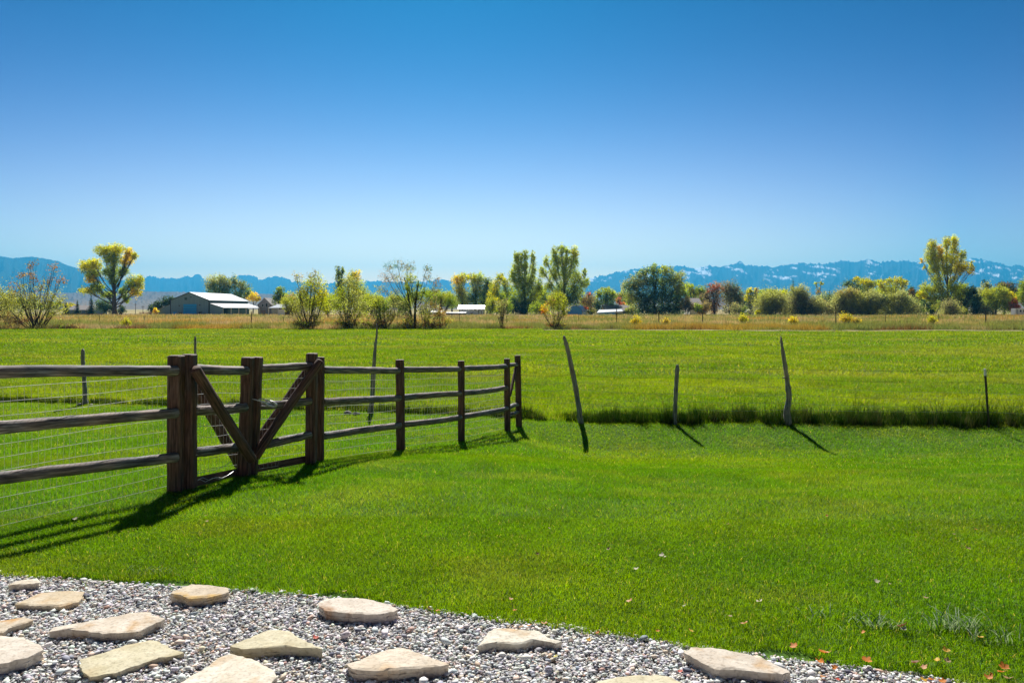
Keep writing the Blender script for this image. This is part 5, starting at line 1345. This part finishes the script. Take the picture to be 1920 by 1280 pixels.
for (x_, y_) in ((358.3, 557), (336.5, 573), (374.8, 572)): b.rect('lamp_box', x_ - 1.1, y_ - .8, x_ + 1.1, y_ + .8, M_trim, out=.25, th=.2)
# left lean-to
la = b.P(319.2, 572.0); lb = b.P(297.5, 580.2)
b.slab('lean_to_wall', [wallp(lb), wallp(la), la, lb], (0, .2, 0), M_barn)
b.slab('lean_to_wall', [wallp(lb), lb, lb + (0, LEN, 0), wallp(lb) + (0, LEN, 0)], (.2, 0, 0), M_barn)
b.slab('lean_to_roof', [la + (0, -.3, .06), la + (0, LEN, .06), lb + (-.3, LEN, -.02), lb + (-.3, -.3, -.02)], (0, 0, .14), M_roof)
# right lean-to, open to the side
ra = b.P(393.4, 569.2); rb = b.P(418, 577.2)
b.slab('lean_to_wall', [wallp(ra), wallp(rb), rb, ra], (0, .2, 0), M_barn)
b.slab('lean_to_roof', [ra + (0, -.4, .06), rb + (.5, -.4, -.06), rb + (.5, LEN + .4, -.06), ra + (0, LEN + .4, .06)], (0, 0, .16), M_roof)
for k in range(6):
    q = wallp(rb) + np.array([-.1, .3 + k * (LEN - .5) / 5, 0]); mb = MB(); mb.box(q - (.12, .12, 0), q + (.12, .12, rb[2] - .05)); mb.build('lean_to_post', M_white, b.root)
mb = MB()
for k in (1, 3):
    q0 = wallp(rb) + np.array([-1.2, 1 + k * (LEN - 2) / 6, 0]); mb.box(q0, q0 + np.array([.08, (LEN - 2) / 6 * 1.6, rb[2] * .85]))
mb.build('lean_to_panel', M_bluegrn, b.root)

def gable_house(name, label, cat, x0, x1, yb, ye, yr, d, length, wall, roof, wins=(), door=None, group=None, along='y', roof_over=.35, ridge_x=None):
    """along='y': gable end towards the camera. along='x': eave towards the camera"""
    b = Bld(name, label, cat, (x0 + x1) / 2, d, group)
    if along == 'y':
        l_, r_ = b.P(x0, ye), b.P(x1, ye); a_ = b.P((x0 + x1) / 2 if ridge_x is None else ridge_x, yr)
        L = np.array([0, length, 0])
        b.slab('wall', [wallp(l_), wallp(r_), r_, a_, l_], (0, .2, 0), wall)
        b.slab('wall', [wallp(r_), wallp(r_) + L, r_ + L, r_], (-.2, 0, 0), wall)
        b.slab('wall', [wallp(l_), l_, l_ + L, wallp(l_) + L], (.2, 0, 0), wall)
        b.slab('wall', [wallp(l_) + L, wallp(r_) + L, r_ + L, a_ + L, l_ + L], (0, .2, 0), wall)
        u = (r_ - a_) / np.linalg.norm(r_ - a_); v = (l_ - a_) / np.linalg.norm(l_ - a_)
        b.slab('roof', [a_ + (0, -.3, .06), r_ + u * roof_over + (0, -.3, .06), r_ + u * roof_over + L + (0, .3, .06), a_ + L + (0, .3, .06)], (0, 0, .14), roof)
        b.slab('roof', [a_ + (0, -.3, .06), a_ + L + (0, .3, .06), l_ + v * roof_over + L + (0, .3, .06), l_ + v * roof_over + (0, -.3, .06)], (0, 0, .14), roof)
    else:
        l_, r_ = b.P(x0, ye), b.P(x1, ye)
        zr = b.P(x0, yr)[2] + (length / 2) * 0
        L = np.array([0, length, 0]); H = np.array([0, length / 2, zr - l_[2]])
        b.slab('wall', [wallp(l_), wallp(r_), r_, l_], (0, .2, 0), wall)
        b.slab('wall', [wallp(l_) + L, wallp(r_) + L, r_ + L, l_ + L], (0, -.2, 0), wall)
        for s_, q in ((1, l_), (-1, r_)):
            b.slab('wall', [wallp(q), q, q + H, q + L, wallp(q) + L], (.2 * s_, 0, 0), wall)
        ov = np.array([roof_over, 0, 0]); f_ = np.array([0, -.35, -.35 * H[2] / H[1] + .06]); g_ = np.array([0, .35, -.35 * H[2] / H[1] + .06])
        b.slab('roof', [l_ - ov + f_, r_ + ov + f_, r_ + ov + H + (0, 0, .06), l_ - ov + H + (0, 0, .06)], (0, 0, .14), roof)
        b.slab('roof', [l_ - ov + H + (0, 0, .06), r_ + ov + H + (0, 0, .06), r_ + ov + L + g_, l_ - ov + L + g_], (0, 0, .14), roof)
    for (a0, b0_, a1_, b1_) in wins:
        w_ = b.rect('window', a0, b0_, a1_, b1_, M_white, out=.08, th=.08); b.rect('pane', a0 + .5, b0_ + .5, a1_ - .5, b1_ - .5, M_dark, out=.10, th=.018, parent=w_)
    if door:
        b.rect('door', *door, M_brown, out=.08, th=.08)
    return b

M_lilac = noisemat('lilac_siding', [(.3, (.30,.29,.32)), (.7, (.36,.35,.38))], scale=.5, rough=.8, stretch=(1,1,6))
gable_house('house', 'lilac grey gabled house with two white framed windows right of the barn', 'house', 484, 508.5, 592, 571, 559, 345, 14, M_lilac, M_greyroof, wins=((490.5,569.5,494.8,575),(497.5,567.6,502.5,576)), roof_over=.6)
b = Bld('carport', 'small open carport with a white roof and dark inside', 'carport', 515, 262)
for nm, (x0, y0, x1, y1) in (('wall', (521.5, 580, 534, 594)),): b.rect(nm, x0, y0, x1, y1, M_whitewall, out=0, th=.15)
p0 = b.P(502.5, 578); p1 = b.P(534, 577.5); b.slab('roof', [p0, p1, p1 + (1.2, 7, 1.3), p0 + (1.2, 7, 1.3)], (0, 0, .15), M_roof)
b.slab('roof', [p0 + (1.2, 7, 1.3), p1 + (1.2, 7, 1.3), p1 + (2.4, 14, 0), p0 + (2.4, 14, 0)], (0, 0, .15), M_roof)
for x_ in (503.4, 521.3):
    q = b.P(x_, 578); mb = MB(); mb.box((q[0] - .1, q[1], 0), (q[0] + .1, q[1] + .2, q[2])); mb.build('carport_post', M_white, b.root)
b.slab('back_wall', [wallp(p0) + (0, 12, 0), wallp(p1) + (0, 12, 0), p1 + (0, 12, -.1), p0 + (0, 12, -.1)], (0, .15, 0), M_brown)
b = Bld('farm_wagon', 'brown slatted farm wagon parked between barn and carport', 'wagon', 492, 270)
mb = MB()
for k in range(4): a_ = b.P(489, 583 + k * 2.2); c_ = b.P(495, 583 + k * 2.2); mb.box((a_[0], 0, a_[2] - .12), (c_[0], 1.8, a_[2] + .12))
mb.build('slat_side', M_brown, b.root)
mb = MB()
for x_ in (490, 494): q = b.P(x_, 591); mb.tube([(q[0], -.1, .4), (q[0], .15, .4)], .4, k=14)
mb.build('wheels', M_dark, b.root)

sh = gable_house('shed', 'white shed with a bright white roof and brown framed door', 'shed', 860.5, 907.5, 592.5, 579.5, 573.2, 285, 7, M_whitewall, M_roof, wins=((882,586,887.5,590.3),), along='x')
sh.rect('door', 897, 580.5, 908, 590.5, M_brown, out=.08, th=.06); sh.rect('door_leaf', 898.2, 581.5, 902, 590.5, M_whitewall, out=.1, th=.015); sh.rect('door_leaf', 903, 581.5, 906.8, 590.5, M_whitewall, out=.1, th=.015)
sh.rect('porch', 883, 591.2, 909, 592.2, M_white, out=1.4, th=1.4)
gable_house('shed', 'long low grey shed with a thin white roof joining the white shed', 'shed', 836, 872, 594, 587.3, 586.0, 275, 6, M_lilac, M_roof, along='x')
gable_house('shed', 'low white shed half hidden left of the long low one', 'shed', 808, 826, 594, 586.5, 583.8, 272, 6, M_whitewall, M_roof, along='x')
gable_house('house', 'grey roofed house behind the forked tree', 'house', 786, 822, 594, 583, 570, 310, 12, M_lilac, M_greyroof, along='x')
# blue gambrel shed
b = Bld('shed', 'sky blue shed with a rounded barn roof edged in white', 'shed', 1080, 290)
prof = [(1063.5, 592), (1063.5, 584), (1068, 578), (1074, 574.6), (1079, 573.4), (1084, 575.5), (1089, 580), (1092, 585), (1092, 592)]
front = [b.P(x_, y_) for x_, y_ in prof]
for q in (front[0], front[-1]): q[2] = 0
b.slab('wall', front, (0, .15, 0), M_skyblue)
L = np.array([2.6, 6, 0]); 
b.slab('wall', [front[-1], front[-1] + L, front[-2] + L, front[-2]], (-.1, 0, 0), M_whitewall)
b.slab('wall', [front[0], front[1], front[1] + L, front[0] + L], (.1, 0, 0), M_skyblue)
mb = MB()
for i in range(1, 7):
    p_, q_ = front[i] + (0, -.2, .05), front[i + 1] + (0, -.2, .05); mb.poly([p_, q_, q_ + L, p_ + L], (0, 0, .13))
mb.build('roof', M_roof, b.root)
b.slab('wall', [q + L for q in front], (0, .12, 0), M_skyblue)
gable_house('house', 'long grey roofed bungalow behind the white awning', 'house', 1134, 1182, 592, 583, 572.3, 320, 12, M_whitewall, M_greyroof, wins=((1170,585,1174,589),), along='x')
b = Bld('awning_shed', 'low white awning roof with a blue front left of the big round tree', 'shed', 1143, 296)
b.rect('wall', 1120.5, 586, 1154, 590, M_bluedoor, out=0, th=.2)
p0 = b.P(1118.5, 586.5); p1 = b.P(1168, 584); b.slab('roof', [p0 + (0, -.5, 0), p1 + (0, -.5, 0), p1 + (0, 4, .9), p0 + (1.5, 4, 1.1)], (0, 0, .12), M_roof)
for x_ in (1121, 1154, 1167): q = b.P(x_, 586); mb = MB(); mb.box((q[0] - .08, 0, 0), (q[0] + .08, .16, q[2] - .1)); mb.build('shed_post', M_white, b.root)
b.rect('back_wall', 1120.5, 587, 1167, 592.5, M_dark, out=-3.6, th=.15)
gable_house('house', 'house with a grey roof showing between the big round tree and pink grey bush', 'house', 1294, 1316, 592, 571, 559.5, 315, 12, M_whitewall, M_greyroof, wins=((1297,574,1301,578),), along='x')
gable_house('shed', 'tiny white garden shed with a pointed roof left of the round willow', 'shed', 1399, 1413.5, 592, 585.5, 581, 285, 4, M_whitewall, M_roof, along='y', door=(1404, 586.5, 1408.5, 591.5))
gable_house('house', 'blue grey house with a pale roof behind the spruces on the left', 'house', 127, 178, 592, 581, 573, 400, 12, noisemat('blue_siding', [(.3, (.16,.2,.26)), (.7, (.2,.25,.32))], scale=.5), M_greyroof, along='x', wins=((150,583,153,587),(186-25,583,189-25,587)))
# trailer at the right edge
b = Bld('trailer', 'white travel trailer at the right edge behind the meadow', 'trailer', 1918, 270)
q0 = b.P(1904, 578); q1 = b.P(1935, 591)
mb = MB(); mb.box((q0[0], 0, .6), (q1[0], 2.4, q0[2])); mb.build('body', M_whitewall, b.root)
for x0, x1 in ((1911.5, 1915.5), (1918, 1923)):
    w_ = b.rect('window', x0, 580.5, x1, 585.5, M_white, out=.06, th=.055); b.rect('pane', x0 + .5, 581, x1 - .5, 585, M_dark, out=.075, th=.012, parent=w_)
b.rect('door', 1905.5, 580, 1909, 590.5, noisemat('trailer_door', [(.3,(.4,.42,.45)),(.7,(.5,.52,.55))]), out=.05, th=.045)
for x_ in (1918, 1923): q = b.P(x_, 591); mb = MB(); mb.tube([(q[0], -.05, .35), (q[0], .2, .35)], .35, k=14); mb.build('wheel', M_dark, b.root)
# red board fence left of the barn, white rail fence
def board_fence(name, label, x0, x1, y0, y1, d, mat, rails=3, posts=6):
    b = Bld(name, label, 'fence', (x0 + x1) / 2, d)
    a_, c_ = b.P(x0, y0), b.P(x1, y1); H = a_[2]
    for k in range(posts):
        x = a_[0] + (c_[0] - a_[0]) * k / (posts - 1); mb = MB(); mb.box((x - .08, 0, 0), (x + .08, .16, H + .1)); mb.build('post', mat, b.root)
    for k in range(rails):
        z = H * (1 - k / rails) - .1; mb = MB(); mb.box((a_[0], -.05, z - .09), (c_[0], -.003, z + .09)); mb.build('rail', mat, b.root)
    return b
board_fence('board_fence', 'low dull red board fence left of the barn', 262, 296, 585.3, 590, 298, M_redp, 4, 6)
board_fence('board_fence', 'long dull red rail fence under the cottonwood', 110, 262, 588.5, 590, 297, M_redp, 1, 18)
board_fence('board_fence', 'long white rail fence right of the white shed below the poplars', 932, 1062, 589.8, 592, 262, M_white, 2, 16)
board_fence('board_fence', 'white rail fence right of the blue shed', 1094, 1142, 589.6, 592, 263, M_white, 2, 7)
# utility poles
def upole(px, ytop, d, label):
    b = Bld('utility_pole', label, 'pole', px, d, 'thin poles in the distance')
    q = b.P(px, ytop); mb = MB(); mb.tube([(0,0,0),(0,0,q[2])], [.16,.11], k=8); mb.build('shaft', M_darkbark, b.root)
    mb = MB(); mb.box((-1.0, -.06, q[2] - .9), (1.0, .06, q[2] - .75)); mb.build('crossarm', M_darkbark, b.root)
upole(254, 568, 420, 'utility pole between the cottonwood and the barn')
upole(268, 573, 460, 'shorter utility pole nearer the barn')

# far wire fence across the meadow
b = Bld('meadow_fence', 'thin wire fence on dark posts crossing the dry meadow', 'fence', 960, 125)
topz = {}
pp = [(-60,592,125),(40,592,125),(186,590.5,125),(270,592,130),(356,593,128),(471,584,118),(531,594,120),(600,593,122),(690,593,122),(780,592,122),(861,588,122),(950,592,122),(1040,591,122),(1085,590,122),(1156,577,118),(1235,586,122),(1317,585,122),(1401,592,122),(1483,590,118),(1567,573,112),(1660,590,118),(1760,588,118),(1848,583,115),(1960,588,115)]
W3 = []
for (px, yt, d) in pp:
    q = W(px, yt, d); z0 = float(zg(q[0], d)); h = max(q[2] - z0, .9)
    mb = MB(); r_ = .05 if h < 1.9 else .08
    mb.tube([np.array([q[0], d, z0 - .2]) - b.o, np.array([q[0] + .03, d, z0 + h * .5]) - b.o, np.array([q[0], d, z0 + h]) - b.o], [r_, r_ * .9, r_ * .8], k=6)
    mb.build('post', M_darkbark, b.root); W3.append(np.array([q[0], d, z0]))
mb = MB()
for hz in (.45, .8, 1.1):
    mb.tube([q + np.array([0, 0, min(hz, 1.1)]) - b.o for q in W3], .006, k=3, cap=False)
mb.build('wire', M_rust, b.root)

# ------------------------------------------------------------------ haze
mb = MB(); mb.box((-15600, -60, -4.5), (15600, 15900, 920))
m, n, l = newmat('haze_air')
n.remove(n['Principled BSDF'])
pv = n.new('ShaderNodeVolumePrincipled')
pv.inputs['Color'].default_value = (.055, .455, .85, 1)
pv.inputs['Density'].default_value = HAZE_DENSITY
pv.inputs['Anisotropy'].default_value = .3
l.new(pv.outputs[0], n['Material Output'].inputs['Volume'])
tag(mb.build('haze', m), 'thin blue haze over the distance', 'haze', kind='stuff')
